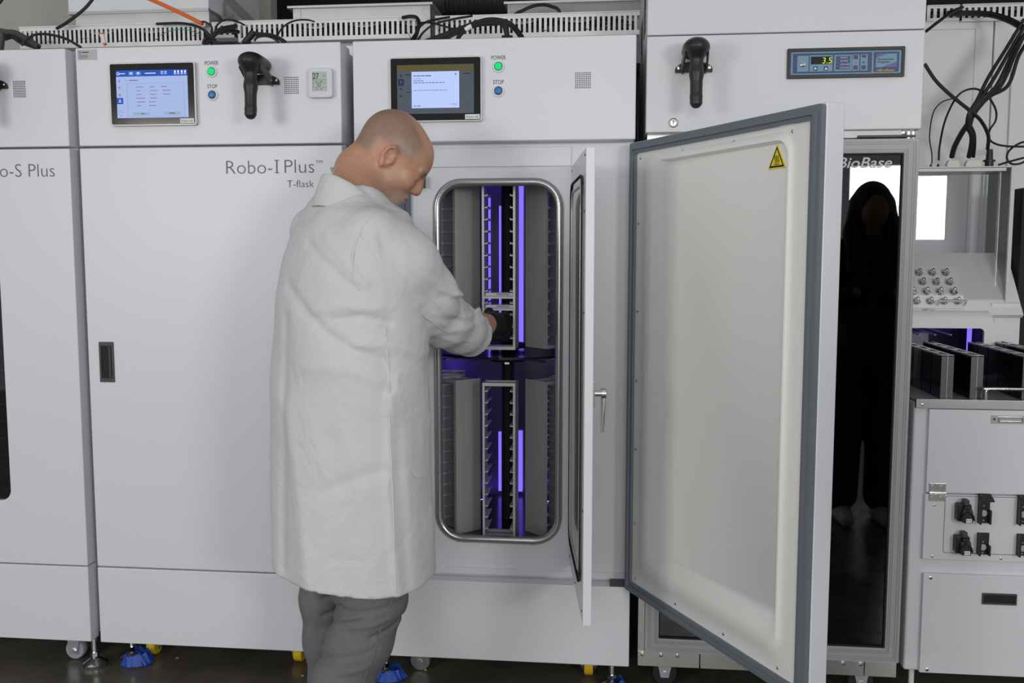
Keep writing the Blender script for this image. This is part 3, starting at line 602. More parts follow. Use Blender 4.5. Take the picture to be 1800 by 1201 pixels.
q.box(l1-.009, l1-.006, -.0189, -.0186, m1-.013, m1-.010); q.obj('lcd_lines', GREY, d)
for xx in (.26, .80): MB().lathe((x0+xx*W, -.0178, z0+.13*H), (0,-1,0), [(0,.0022),(.0012,.002)], 10).obj('key', PAPER, t, smooth=True)

# ------------------------------------------------------------------ pharmacy fridge
FX0, FX1 = .029, .786
fr = thing('pharmacy_fridge', 'white pharmacy fridge with grey framed glass door behind the open door', 'fridge', ((FX0+FX1)/2, .35, 0))
q = MB(); q.box(FX0+.006, FX0+.05, .045, .75, .105, 1.69); q.box(FX1-.05, FX1-.006, .045, .75, .105, 1.69); q.box(FX0+.05, FX1-.05, .70, .75, .105, 1.69); q.box(FX0+.05, FX1-.05, .045, .70, 1.66, 1.69); q.box(FX0+.05, FX1-.05, .045, .70, .105, .16)
q.obj('body', STEEL, fr)
MB().box(FX0, FX1, .0, 1.05, 1.689, 1.9575).obj('front_fascia', FRIDGEW, fr, bevel=.004)
MB().box(FX0, FX1, .0, 1.05, 1.9595, 2.30).obj('top_cover', FRIDGEW, fr, bevel=.004)
q = MB()
for v in (-4, 8, 20.5, 33, 46, 58):
    zz = at(1134, v, .2)[2]
    for yy in (.14, .48, .84): q.box(FX0-.0008, FX0+.0004, yy, yy+.13, zz-.007, zz+.006)
o = q.obj('vent_slots', BLACKM, fr, label='rows of small vent slots on the side'); o['kind'] = 'stuff'
p = at(1183.5, 216, 0); lk = MB().lathe((p[0], .001, p[2]), (0,-1,0), [(0,.0135),(.003,.0135),(.004,.012),(.0025,.0095),(.005,.008),(.0055,.003)], 24).obj('key_lock', STEEL, fr, smooth=True, label='round key lock'); MB().box(p[0]-.001, p[0]+.001, -.0058, -.004, p[2]-.005, p[2]+.005).obj('keyhole', BLACKM, lk)
# display panel
a, b_ = at(1384, 86.5, 0), at(1588, 136, 0); x0, x1 = a[0], b_[0]; z1 = (a[2]+at(1589, 82, 0)[2])/2; z0 = (b_[2]+at(1383, 139, 0)[2])/2
q = MB(); I_ = rrect(x0+.009, x1-.008, z0+.010, z1-.009, .002, 2); q.ring(rrect(x0, x1, z0, z1, .002, 2), I_, -.009, .001); dp = q.obj('display_panel', BLACK, fr, bevel=.002, label='blue control panel in a black bezel')
PB = mat('panel_light_blue', (.15, .28, .40), .35); PD = mat('panel_navy', (.030, .055, .14), .4); PV = mat('panel_violet', (.14, .10, .30), .4)
pf = MB().box(x0+.008, x1-.007, -.004, .0, z0+.009, z1-.008).obj('panel_face', PB, dp); gx0, gx1, gz0, gz1 = x0+.011, x1-.010, z0+.011, z1-.010; W, H = gx1-gx0, gz1-gz0; L_ = {}
def R(a, b_, c_, e, mm, L=0): MB().box(gx0+a*W, gx0+b_*W, -.0043-.0003*L, -.0038, gz1-e*H, gz1-c_*H).obj('panel_field', mm, pf)
R(.015, .74, .06, .95, PD); R(.755, .985, .06, .95, PD); R(.055, .16, .16, .87, PB, 1); R(.17, .38, .15, .87, PB, 1); R(.395, .555, .15, .87, PB, 1); R(.56, .625, .15, .87, PB, 1); R(.635, .70, .15, .87, PB, 1)
R(.18, .37, .21, .55, BLACKM, 2); R(.41, .54, .21, .80, PD, 2)
for k in range(3): R(.41, .54, .345+.15*k, .355+.15*k, PB, 3)
R(.205, .245, .64, .84, PD, 2); R(.30, .34, .64, .84, PD, 2); R(.57, .61, .18, .36, PD, 2); R(.57, .61, .64, .82, PD, 2); R(.645, .685, .18, .30, PD, 2); R(.645, .685, .64, .82, PD, 2); R(.582, .600, .48, .56, REDL, 2); R(.65, .675, .48, .54, GREY, 2)
R(.775, .965, .14, .74, PB, 1)

def tri_(pts, mm): MB().prism([(gx0+u*W, gz1-v*H) for u, v in pts], -.0056, -.005).obj('panel_mark', mm, pf)
tri_([(.215, .68), (.215, .80), (.240, .74)], PAPER); tri_([(.308, .80), (.334, .80), (.321, .68)], PAPER); tri_([(.775, .14), (.88, .14), (.775, .32)], PV); tri_([(.965, .50), (.965, .74), (.83, .74)], PV)
text('3.5', gx0+.285*W, -.0055, gz1-.52*H, .016, DIGIT, pf, width=.026, shear=.1)
text('SET POINT', gx0+.45*W, -.0058, gz1-.46*H, .0038, PAPER, pf, width=.022); text('COLD ALARM', gx0+.45*W, -.0058, gz1-.61*H, .0038, PAPER, pf, width=.024); text('WARM ALARM', gx0+.45*W, -.0058, gz1-.76*H, .0038, PAPER, pf, width=.024); text('PRODUCT', gx0+.45*W, -.0058, gz1-.31*H, .0038, PAPER, pf, width=.020)
text('Pharmaceutical', gx0+.79*W, -.0058, gz1-.42*H, .0050, INKD, pf, width=.042); text('Refrigerator', gx0+.79*W, -.0058, gz1-.54*H, .0050, INKD, pf, width=.033); text('nBioBase', gx0+.78*W, -.0058, gz1-.92*H, .0065, mat('panel_orange', (.70,.36,.03), .5), pf, width=.048, shear=.2, off=.008)
MB().lathe((gx0+.107*W, -.004, gz1-.56*H), (0,-1,0), [(0,.0068),(.003,.0068),(.004,.005),(.003,.003),(.006,.0025)], 20).obj('key_switch', CHROME, pf, smooth=True)
# top hinge gap under the fascia
MB().box(FX0+.30, FX1-.05, .008, .040, 1.668, 1.688).obj('hinge_housing', DUCTW, fr, bevel=.001); MB().box(FX1-.17, FX1-.015, .0, .03, 1.668, 1.674).obj('hinge_arm', BLACK, fr); MB().cyl((FX1-.03, .016, 1.664), (FX1-.03, .016, 1.684), .010).obj('hinge_pin', CHROME, fr)
# glass door
dx0, dx1, dz0, dz1 = .046, .781, .154, 1.664; q = MB(); q.ring([(dx0,dz0),(dx1,dz0),(dx1,dz1),(dx0,dz1)], [(dx0+.041,dz0+.043),(dx1-.041,dz0+.043),(dx1-.041,dz1-.040),(dx0+.041,dz1-.040)], -.006, .040); gdo = q.obj('glass_door', FRAMEG, fr, bevel=.002, label='glass door in a grey aluminium frame')
q = MB()
for k in (.008, .014, .029, .034): q.ring([(dx0+k,dz0+k),(dx1-k,dz0+k),(dx1-k,dz1-k),(dx0+k,dz1-k)], [(dx0+k+.0015,dz0+k+.0015),(dx1-k-.0015,dz0+k+.0015),(dx1-k-.0015,dz1-k-.0015),(dx0+k+.0015,dz1-k-.0015)], -.0072, -.0055)
q.obj('frame_ribs', RIB, gdo)
gx = (dx0+.041, dx1-.041); gz = (dz0+.043, dz1-.040); q = MB(); q.ring(rrect(gx[0], gx[1], gz[0], gz[1], .001, 1), rrect(gx[0]+.004, gx[1]-.004, gz[0]+.004, gz[1]-.004, .001, 1), -.002, .03); q.obj('glazing_bead', BLACKM, gdo)
MB().box(gx[0], gx[1], .004, .008, gz[0], gz[1]).obj('glass_pane', FGLASS, gdo, label='dark reflecting glass pane')
q = MB()
for s, xx in ((1, gx[0]), (-1, gx[1])): q.box(min(xx, xx+s*.012), max(xx, xx+s*.012), .014, .022, gz[0], gz[1])
q.box(gx[0], gx[1], .014, .022, gz[0], gz[0]+.012); q.box(gx[0], gx[1], .014, .022, gz[1]-.012, gz[1]); q.obj('spacer_bar', GREY, gdo)
MB().box(FX0+.052, FX1-.052, .30, .32, .17, 1.64).obj('unlit_interior_sheet', BLACKM, fr)  # black sheet in place of the shade inside the fridge
text('nBioBase', at(1568, 295, .002)[0], .0025, at(1568, 295, .002)[2]+.001, .0285, mat('grey_white_print', (.62,.62,.62), .5), gdo, width=.172, align='RIGHT', shear=.25, off=.012)
# base rail and castors
r_ = MB().box(FX0-.003, FX0+.18, .004, .045, .106, .152).obj('base_rail', STEEL, fr, bevel=.001); MB().box(FX0+.183, FX1-.10, .004, .045, .106, .151).obj('base_rail', STEEL, fr, bevel=.001); MB().box(FX1-.098, FX1-.008, .004, .045, .106, .151).obj('base_rail', STEEL, fr, bevel=.001); MB().box(FX0-.003, FX0+.016, .006, .045, .152, 1.66).obj('corner_post', STEEL, fr)
for xx in (FX0+.01, FX0+.066, FX0+.115, FX1-.16, FX1-.11): MB().lathe((xx, .0045, .143), (0,-1,0), [(0,.006),(.003,.006),(.004,.003)], 12).obj('rail_screw', CHROME, fr, smooth=True)
for xx in (at(1168, 1170, .12)[0], FX1-.08): castor(xx, .12, fr, BLACK, zt=.108, r=.040, lab='black castor with zinc fork')

# ------------------------------------------------------------------ white bench unit on the right
BX0 = .800
bn = thing('bench_unit', 'white bench cabinet at the right edge with steel top rail', 'bench', (1.15, .4, 0))
MB().box(BX0, 1.62, .012, .80, .126, .925).obj('body', BENCHW, bn, bevel=.008)
top = MB().box(BX0+.001, 1.62, .004, .80, .925, .931).obj('worktop', mat('grey_bench_top', (.34,.34,.33), .3, .2), bn)
a = at(1609, 703, 0); MB().box(BX0+.001, 1.62, -.002, .012, .908, .934).obj('edge_rail', STEEL, bn, bevel=.001)
p = at(1621, 711, 0); MB().lathe((p[0], -.002, p[2]), (0,-1,0), [(0,.004),(.002,.004),(.003,.002)], 12).obj('screw', CHROME, bn, smooth=True)
px0 = (at(1633, 716, 0)[0]+at(1628, 868, 0)[0])/2; zf0 = at(1628, 867, 0)[2]
MB().box(px0, 1.60, -.001, .014, zf0+.002, .905).obj('flap_door', BENCHW, bn, bevel=.002)
zp0 = at(1623, 983, 0)[2]; MB().box(px0-.002, 1.60, -.001, .014, zp0, zf0-.002).obj('clip_panel', BENCHW, bn, bevel=.002)
e = MB(); xr0 = (at(1660.5, 880, 0)[0]+at(1657, 970, 0)[0])/2; zr0, zr1 = at(1660, 972, 0)[2], at(1660, 871, 0)[2]
e.ring(rrect(xr0, 1.59, zr0, zr1, .008, 4), rrect(xr0+.0013, 1.5887, zr0+.0013, zr1-.0013, .007, 4), -.0016, -.0009); e.obj('panel_groove', GREY, bn)
zq1 = at(1622, 1008, 0)[2]; bpn = MB().box((at(1622.5, 1008, 0)[0]+at(1616.5, 1182, 0)[0])/2, 1.60, -.001, .014, .127, zq1).obj('base_door', BENCHW, bn, bevel=.002)
for (u, v) in ((1642, 888), (1638, 978), (1759, 982)):
    p = at(u, v, 0); MB().lathe((p[0], -.001, p[2]), (0,-1,0), [(0,.0035),(.0015,.0035),(.002,.002)], 12).obj('screw', STEEL, bn, smooth=True)
for (u, v) in ((1635.5, 1015.5), (1629, 1177)):
    p = at(u, v, 0); MB().lathe((p[0], -.001, p[2]), (0,-1,0), [(0,.005),(.002,.005),(.003,.003)], 14).obj('screw', CHROME, bpn, smooth=True); MB().cyl((p[0], -.0045, p[2]), (p[0], -.003, p[2]), .0018, n=6).obj('screw_recess', BLACKM, bpn)
a, b_ = at(1726, 1042, 0), at(1786, 1064, 0); hd = MB(); hd.ring(rrect(a[0], b_[0], b_[2], a[2], .001, 1), rrect(a[0]+.004, b_[0]-.004, b_[2]+.005, a[2]-.005, .001, 1), -.005, 0); hd = hd.obj('recessed_handle', GREY, bpn, bevel=.001, label='dark recessed pull handle'); MB().box(a[0]+.004, b_[0]-.004, -.0022, -.0012, b_[2]+.005, a[2]-.005).obj('recess', BLACKM, hd)
a, b_ = at(1742, 730, 0), at(1840, 745, 0); hd = MB().box(a[0], b_[0], -.003, 0, b_[2]-.002, a[2]).obj('finger_pull', STEEL, bn, label='flush steel finger pull'); q = MB(); q.ring(rrect(a[0]+.018, a[0]+.085, b_[2]+.002, a[2]-.004, .002, 2), rrect(a[0]+.022, a[0]+.081, b_[2]+.005, a[2]-.007, .002, 2), -.006, -.003); q.obj('pull_ring', CHROME, hd); MB().lathe((a[0]+.008, -.003, (a[2]+b_[2])/2), (0,-1,0), [(0,.0035),(.001,.0035)], 10).obj('pull_screw', GREY, hd)
# hinge
a, b_ = at(1633, 849, 0), at(1661, 881, 0); zc = at(1640, 865.5, 0)[2]; hg = MB().box(a[0], b_[0], -.004, -.0008, zc+.003, a[2]).obj('hinge', CHROME, bn, bevel=.001, label='small chrome butt hinge'); MB().box(a[0], b_[0]-.002, -.004, -.0008, b_[2], zc-.003).obj('hinge_leaf', CHROME, hg, bevel=.001); MB().cyl((a[0], -.005, zc), (b_[0], -.005, zc), .0035, n=12).obj('hinge_pin', CHROME, hg, smooth=True)
for xx in (a[0]+.011, a[0]+.034):
    for zz in ((zc+a[2])/2+.003, (zc+b_[2])/2-.003): MB().lathe((xx, -.004, zz), (0,-1,0), [(0,.0055),(.0012,.0055),(.0012,.0035),(.0004,.003)], 14).obj('hinge_screw', STEEL, hg, smooth=True)
for xx in (at(1602, 1185, .04)[0], 1.5):
    MB().cyl((xx, .04, 0), (xx, .04, .128), .008, n=12).obj('leg', DUCTW, bn, smooth=True); 
# bar handle on the rail
a = at(1733, 703, .0); b_ = at(1735, 684, .0); q = MB(); pts = smooth_path([(a[0], .004, .931), (a[0], .004, b_[2]-.012), (a[0]+.004, .004, b_[2]-.003), (a[0]+.014, .004, b_[2]), (1.25, .004, b_[2])], 5); q.tube(pts, .005, 10); q.obj('bar_handle', CHROME, bn, smooth=True, label='bent chrome bar handle on the top rail')
# pipette clips on the panel: empty brackets and devices with labels
def clip(u, v, hgt, hood, lab):
    p = at(u, v, 0); x, z = p[0], p[2]; w = .032; t = thing('clip_bracket', lab, 'bracket', (x+w/2, -.005, z-hgt), 'empty black brackets on the bench front')
    MB().box(x, x+w, -.008, -.0015, z-hgt, z).obj('back_plate', BLACK, t, bevel=.001)
    MB().box(x, x+.005, -.026, -.008, z-hgt, z-.002).obj('side_cheek', BLACK, t, bevel=.001); MB().box(x+w-.005, x+w, -.024, -.008, z-hgt, z-hgt*.52).obj('side_cheek', BLACK, t, bevel=.001)
    if hood: MB().add([(x,-.0085,z),(x+w,-.0085,z),(x+w+.003,-.03,z-.014),(x,-.03,z-.014),(x,-.0085,z-.003),(x+w,-.0085,z-.003),(x+w+.003,-.03,z-.018),(x,-.03,z-.018)], [(0,1,2,3),(4,7,6,5),(0,4,5,1),(1,5,6,2),(2,6,7,3),(3,7,4,0)]).obj('hood', BLACK, t)
    zc = z-hgt*.66; MB().cyl((x+w/2, -.0092, zc), (x+w/2, -.0075, zc), .009, n=20).obj('magnet', mat('grey_magnet', (.48,.48,.46), .45, .4), t)
    for zz in (z-hgt*.40, z-hgt*.90): MB().cyl((x+w/2-.001, -.0092, zz), (x+w/2-.001, -.0078, zz), .0022, n=8).obj('screw', CHROME, t)
def device(u, v, num, lab):
    p = at(u, v, 0); x, z = p[0], p[2]; t = thing('clip_device', lab, 'clip device', (x+.025, -.01, z-.062), 'black devices clipped on the bench front')
    MB().prism(rrect(x, x+.048, z-.060, z-.010, .006, 3), -.028, -.0015).obj('housing', BLACK, t, bevel=.003)
    MB().add([(x+.013,-.030,z-.045),(x+.051,-.030,z-.045),(x+.050,-.030,z-.022),(x+.014,-.030,z-.022),(x+.013,-.044,z-.049),(x+.049,-.044,z-.049),(x+.047,-.040,z-.028),(x+.015,-.040,z-.028)], [(0,1,2,3),(4,7,6,5),(0,4,5,1),(1,5,6,2),(2,6,7,3),(3,7,4,0)]).obj('jaw', GREY, t, bevel=.003)
    MB().box(x+.018, x+.038, -.034, -.010, z-.014, z+.004).obj('thumb_tab', GREY, t, bevel=.004); MB().box(x+.018, x+.040, -.0365, -.0285, z-.024, z-.014).obj('slot_frame', BLACK, t, bevel=.002)
    q = MB(); P = [(x+.030+.021*math.cos(a), z-.052+.026*math.sin(a)) for a in np.linspace(0, math.pi, 16)]; Q = [(x+.030+.017*math.cos(a), z-.052+.021*math.sin(a)) for a in np.linspace(math.pi, 0, 16)]; q.prism(P+Q, -.048, -.030); q.obj('arch', BLACKM, t)
    MB().prism([(x+.030+.016*math.cos(a), z-.052+.020*math.sin(a)) for a in np.linspace(0, math.pi, 14)]+[(x+.014, z-.060), (x+.046, z-.060)], -.045, -.028).obj('front_shell', BLACK, t, bevel=.001)
    l = MB().box(x+.022, x+.041, -.0465, -.0445, z-.058, z-.047).obj('number_label', PAPER, t); text(num, x+.024, -.0468, z-.0555, .006, GREY, l, width=.014)
    for o_ in list(t.children)+list(l.children):
        for v_ in o_.data.vertices: v_.co.x = x+(v_.co.x-x)*.80
device(1678, 876, 'P19', 'black clipped device labelled P19, upper one'); device(1675, 932, 'P20', 'black clipped device labelled P20, lower one')
clip(1719, 867, .085, True, 'hooded empty black bracket right of the device labelled P19'); clip(1717, 935.5, .063, False, 'short empty black bracket right of the device labelled P20')
clip(1788, 869, .085, True, 'hooded empty black bracket at the right picture edge, upper'); clip(1786.5, 937.5, .063, False, 'short empty black bracket at the right picture edge, lower')
# black racks standing on the worktop
words = ['leftmost row of black racks on the bench, against the fridge', 'second row of black racks with a bright steel front, from the fridge', 'third row of black racks behind the bar handle on the bench', 'rightmost row of black racks on the bench, cut by the picture edge']
for r, (xx, yy) in enumerate(((.876, .03), (.957, .03), (1.098, .03), (1.19, .06))):
    t = thing('cassette_row', words[r], 'rack', (xx+.017, .3, .931), 'rows of black cassettes on the bench')
    for k in range(5):
        y0 = yy+k*.086; z0, z1 = .932, 1.057
        c = MB().box(xx, xx+.034, y0+.002, y0+.080, z0, z1-.004).obj('cassette', BLKMIR, t, bevel=.001)
        MB().box(xx, xx+.034, y0, y0+.0035, z0, z1-.001).obj('end_plate', mat('dull_steel_plate', (.10, .095, .105), .42, .6, var=.2, vscale=200, stretch=(1, 1, .03)) if k == 0 else BLKMIR, c)
        MB().box(xx+.0165, xx+.0175, y0-.0006, y0, z0, z1-.001).obj('seam', STEEL, c)
        q = MB().box(xx, xx+.010, y0, y0+.080, z1-.004, z1).box(xx+.024, xx+.034, y0, y0+.080, z1-.004, z1).box(xx+.010, xx+.024, y0, y0+.012, z1-.004, z1); q.obj('top_strip', ALU, c)
# moulded housing behind with a dark lit window
HY = .47; hs = thing('imaging_housing', 'white moulded housing with dark violet window behind the bench racks', 'machine', (1.0, .65, .931))
zt = at(1680, 546, HY+.05)[2]; hx1 = at(1752, 580, HY)[0]; wz1 = at(1650, 577, HY)[2]; wx1 = at(1730, 590, HY)[0]
q = MB(); n = 8; prof = [(HY, .932), (HY, zt-.055)]+[(HY+.055-.055*math.cos(a), zt-.055+.055*math.sin(a)) for a in np.linspace(.2, math.pi/2, n)]+[(.62, zt)]
# front shell with window (ring), then rolled top
q.ring(rect_like(.80, hx1, .932, zt-.05, 6), rrect(.82, wx1, .945, wz1, .014, 6), HY, HY+.012); q.obj('front_shell', HOUSEW, hs)
q = MB(); pr_ = [(HY, zt-.05)]+[(HY+.05-.05*math.cos(a), zt-.05+.05*math.sin(a)) for a in np.linspace(.15, math.pi/2, n)]+[(.66, zt), (.66, zt-.05)]
q.add([(x, y, z) for x in (.80, hx1-.012) for y, z in pr_]+[(hx1, y+.008, z-.012) for y, z in pr_], [tuple(range(len(pr_)))]+[tuple(range(3*len(pr_)-1, 2*len(pr_)-1, -1))]+[(k*len(pr_)+i, k*len(pr_)+(i+1) % len(pr_), (k+1)*len(pr_)+(i+1) % len(pr_), (k+1)*len(pr_)+i) for k in range(2) for i in range(len(pr_))]); q.obj('rolled_top', HOUSEW, hs, smooth=True)
MB().box(.80, hx1, .76, .78, .932, zt-.05).obj('rear_wall', BLACKM, hs); MB().box(hx1-.01, hx1, HY+.012, .76, .932, zt-.05).obj('side_wall', BLACKM, hs)
vx = at(1705, 590, .62)[0]; MB().box(.86, 1.15, .742, .758, 1.083, 1.091).obj('light_bar', VIOFILL, hs); MB().box(vx-.006, vx+.006, .62, .632, .95, wz1).obj('light_bar', PURPLE, hs, label='violet light bar inside the window'); MB().box(at(1600, 590, .60)[0], at(1632, 590, .60)[0], .60, .64, .94, at(1615, 585, .60)[2]).obj('inner_block', mat('violet_grey_block', (.22,.18,.30), .5), hs)  # the first bar is an added hidden lamp that tints the inside violet
for k in range(5): MB().bar((.86+.05*k, .50, 1.075), (.80+.05*k, .74, 1.10), .006, .004).obj('guide_rail', ALU, hs)
p = at(1636, 543.5, HY+.04); MB().lathe((p[0], HY+.07, zt-.002), (0,0,1), [(0,.024),(.004,.022),(.006,.012)], 24).obj('cap', CHROME, hs, smooth=True)
# stepped body to the right and the sloping board with valves
sx1 = at(1790, 560, .56)[0]; z530 = at(1790, 530, .56)[2]; MB().add([(x, y, z) for x in (.80, sx1) for y, z in ((.56, .932), (.80, .932), (.80, z530+.16), (.70, z530+.10), (.56, z530))], [(0,1,2,3,4),(9,8,7,6,5)]+[(i, i+5, (i+1) % 5+5, (i+1) % 5) for i in range(5)]).obj('stepped_body', HOUSEW, hs, bevel=.006) if False else None
MB().box(hx1+.006, sx1, .54, .80, .932, z530-.004).obj('side_block', HOUSEW, hs, bevel=.006)
A0 = Vector(at(1612, 545, .53)); A1 = Vector(at(1697, 545, .53)); zb = A0.z; SL = math.radians(52); ds = Vector((0, math.cos(SL), math.sin(SL))); ns = Vector((0, -math.sin(SL), math.cos(SL)))
def sfn(x, y, s): return tuple(Vector((x, .53, zb+.004))+ds*s-ns*y)   # x across, s up the slope, y below the face
q = MB(); q.prism([(.80, -.02), (sx1, -.02), (sx1, .24), (.80, .24)], .004, .02, sfn); q.obj('sloping_deck', HOUSEW, hs)
bd = MB(); bd.prism(rrect(.80, A1.x, .0, .175, .004, 2), -.006, .004, sfn); bd = bd.obj('valve_board', PAPER, hs, bevel=.001, label='white sloping board with rows of small valves')
vm = MB().lathe((0,0,0), (0,0,1), [(0,.013),(.004,.0135),(.006,.007),(.014,.005),(.020,.007),(.025,.004)], 14).mesh('valve', CHROME, True)
for i in range(5):
    for j in range(4):
        xx = A1.x-.024-i*.044-j*.006; o = link('valve', vm, bd); o.location = sfn(xx, -.006, .024+j*.040); o.rotation_euler = (SL, 0, 0)
q = MB(); q.tube(smooth_path([sfn(A1.x-.09, -.004, .008), sfn(A1.x-.09, -.03, .010), sfn(A1.x-.08, -.032, .011), sfn(A1.x-.012, -.032, .011), sfn(A1.x-.005, -.03, .010), sfn(A1.x-.005, -.004, .008)], 4), .0035, 8); q.obj('board_handle', CHROME, bd, smooth=True)
# clear hood
hood = thing('acrylic_hood', 'clear acrylic hood over the sloping valve board', 'hood', (1.0, .65, zt)); cx1 = at(1778, 400, .56)[0]; cz1 = at(1700, 293, .56)[2]; fz0 = zb+.02
hf = MB().box(.80, cx1-.012, .556, .560, fz0, cz1-.004).obj('front_pane', CLEAR, hood)
MB().box(cx1-.006, cx1, .56, .84, fz0+.01, cz1-.004).obj('side_pane', CLEAR, hood); tp = MB().box(.80, cx1, .55, .86, cz1-.004, cz1).obj('top_plate', mat('grey_acrylic_top', (.50,.50,.47), .3), hood)
MB().box(cx1-.012, cx1, .550, .562, fz0, cz1-.004).obj('corner_post', mat('frosted_edge', (.62,.62,.58), .4), hood); MB().box(.80, cx1-.03, .548, .556, cz1-.016, cz1-.006).obj('front_lip', mat('frosted_edge', (.62,.62,.58), .4), hood)
MB().box(cx1-.05, cx1-.044, .552, .556, fz0+.06, cz1-.02).obj('edge_strip', CLEAR, hood)

# ------------------------------------------------------------------ tall white cabinets behind the bench
REARW = mat('rear_cabinet_white', (.78, .78, .79), .5, var=.02)
RY = .90
def wx(u, v=150): return at(u, v, RY)[0]
zt1 = at(1690, 36, RY)[2]
c1 = thing('tall_cabinet', 'tall white rear cabinet next to the fridge, with an embossed panel', 'cabinet', (wx(1700), RY+.2, 0))
MB().box(.80, wx(1742), RY, RY+.45, 0, zt1).obj('body', REARW, c1, bevel=.003); q = MB(); xx = wx(1711); q.ring([(.85, 1.0), (xx, 1.0), (xx, zt1-.03), (.85, zt1-.03)], [(.852, 1.002), (xx-.002, 1.002), (xx-.002, zt1-.032), (.852, zt1-.032)], RY-.0012, RY+.001); q.obj('panel_emboss', STICK, c1)
c2 = thing('tall_cabinet', 'tall white rear cabinet behind the hanging cable bundle', 'cabinet', (wx(1790), RY+.2, 0))
MB().box(wx(1744.5), wx(1900), RY, RY+.45, 0, zt1).obj('body', REARW, c2, bevel=.003); MB().box(wx(1775), wx(1900), RY-.012, RY, .9, zt1-.05).obj('door', REARW, c2, bevel=.003)
p = at(1794, 330, .62); po = tag(MB().prism(rrect(p[0], p[0]+.10, .932, p[2], .012, 4), .60, .72).obj('black_column', BLACKM, None, bevel=.004), 'matte black upright housing at the right picture edge', 'housing')

# ------------------------------------------------------------------ slotted cable ducts on top
def duct(u0, v0, u1, v1, Y, pitch_px, lab):
    a, b_ = at(u0, v0, Y), at(u1, v1, Y); ztop = (a[2]+at(u1, v0-(u1-u0)*.026, Y)[2])/2; zbot = (b_[2]+at(u0, v1+(u1-u0)*.026, Y)[2])/2; x0, x1 = a[0], b_[0]
    t = thing('cable_duct', lab, 'cable duct', ((x0+x1)/2, Y+.03, zbot), 'slotted white cable ducts on the machines')
    hh = ztop-zbot; n = max(4, int((u1-u0)/pitch_px)); st = (x1-x0)/n
    for nm, yy in (('slotted_wall', Y), ('slotted_wall', Y+.055)):
        q = MB().box(x0, x1, yy, yy+.002, zbot, zbot+hh*.20).box(x0, x1, yy, yy+.002, ztop-hh*.16, ztop)
        for k in range(n): q.box(x0+k*st, x0+k*st+st*.52, yy, yy+.002, zbot+hh*.20, ztop-hh*.16)
        o = q.obj(nm, DUCTW, t); o['kind'] = 'stuff'
    for k in range(3):
        yy = Y+.014+.014*k; zc_ = zbot+hh*(.34, .62, .42)[k]; P = [(x0+.01+(x1-x0-.02)*i/24, yy+.003*math.sin(i*1.3+k), zc_+hh*.10*math.sin(i*.9+2*k)) for i in range(25)]; MB().tube(P, hh*.17, 7).obj('dark_slot_fill', CABLE, t, smooth=True)  # black tubes added so the slots look dark
    MB().box(x0, x1, Y+.002, Y+.055, zbot, zbot+.003).obj('base', DUCTW, t)
    MB().box(x0, x1, Y-.004, Y+.059, ztop, ztop+.003).obj('lid', DUCTW, t)
    return t, zbot
duct(34, 49, 362, 78, .33, 8.0, 'long slotted white cable duct above the leftmost machines')
duct(372, 41, 412, 66, .45, 8.8, 'short slotted cable duct piece behind the knot of cables')
duct(418, 38.5, 734, 66, .33, 8.8, 'long slotted white cable duct above the middle cabinet')
duct(765, 30, 1124, 60, .33, 9.2, 'long slotted white cable duct above the open cabinet')
duct(1630, 11, 1686, 36, RY-.01, 10.5, 'short slotted cable duct right beside the fridge top')
duct(1692, 9, 1830, 34, RY-.02, 10.5, 'slotted cable duct above the hanging cable bundle')

# ------------------------------------------------------------------ sheet metal boxes, beam and hose overhead
def zz_(u, v, Y): return at(u, v, Y)[2]
x0, x1 = at(125, 20, .62)[0], at(371, 20, .62)[0]; t = thing('vent_box', 'white box with steel lower edge above the left machines', 'vent box', ((x0+x1)/2, .85, 2.02))
MB().box(x0, x1, .60, 1.1, zz_(250, 18, .6), 2.55).obj('cover', WHITE, t, bevel=.004); MB().box(x0, x1, .597, 1.1, zz_(250, 22, .6), zz_(250, 18, .6)).obj('lip', STEEL, t); MB().box(x0+.02, x1-.006, .615, 1.08, 2.02, zz_(250, 22, .6)).obj('base_box', ALU, t)
t = thing('steel_beam', 'grey slanting steel beam beside the white overhead box', 'beam', at(420, 30, .8)); MB().bar(at(352, -38, 1.25), at(437, 50, .50), .05, .055).obj('web', GALV, t); MB().bar(Vector(at(352, -38, 1.25))+Vector((0,-.01,-.03)), Vector(at(437, 50, .50))+Vector((0,-.01,-.03)), .07, .006).obj('flange', ALU, t)
x0, x1 = at(516, 20, .70)[0], at(756, 20, .70)[0]; t = thing('vent_box', 'bare aluminium vent box with flanged top above the middle cabinet', 'vent box', ((x0+x1)/2, .9, 2.02)); zb_, zt_ = 2.02, zz_(640, 13, .7)
MB().box(x0, x1, .70, 1.1, zb_, zt_).obj('body', ALU, t); MB().box(x0-.02, x1+.012, .685, 1.12, zt_, zt_+.010).obj('flange', ALU, t, bevel=.002)
for xx in (x0, x1-.026): MB().box(xx-.001, xx+.027, .697, .72, zb_, zt_).obj('corner_angle', GALV, t)
q = MB(); c0 = Vector(at(772, -4, 1.0)); c1_ = Vector(at(896, -2, 1.0)); pts = [c0+Vector((-.06, .1, .10)), c0+Vector((-.03, .03, .03)), c0]+[c0.lerp(c1_, k/10) for k in range(1, 11)]; q.tube(smooth_path(pts, 5), [(.066+.003*math.sin(i*1.9)) for i in range(61)], 20); tag(q.obj('flexible_duct', HOSE, None, smooth=True), 'dark shiny round air duct between two overhead vent boxes', 'air duct')
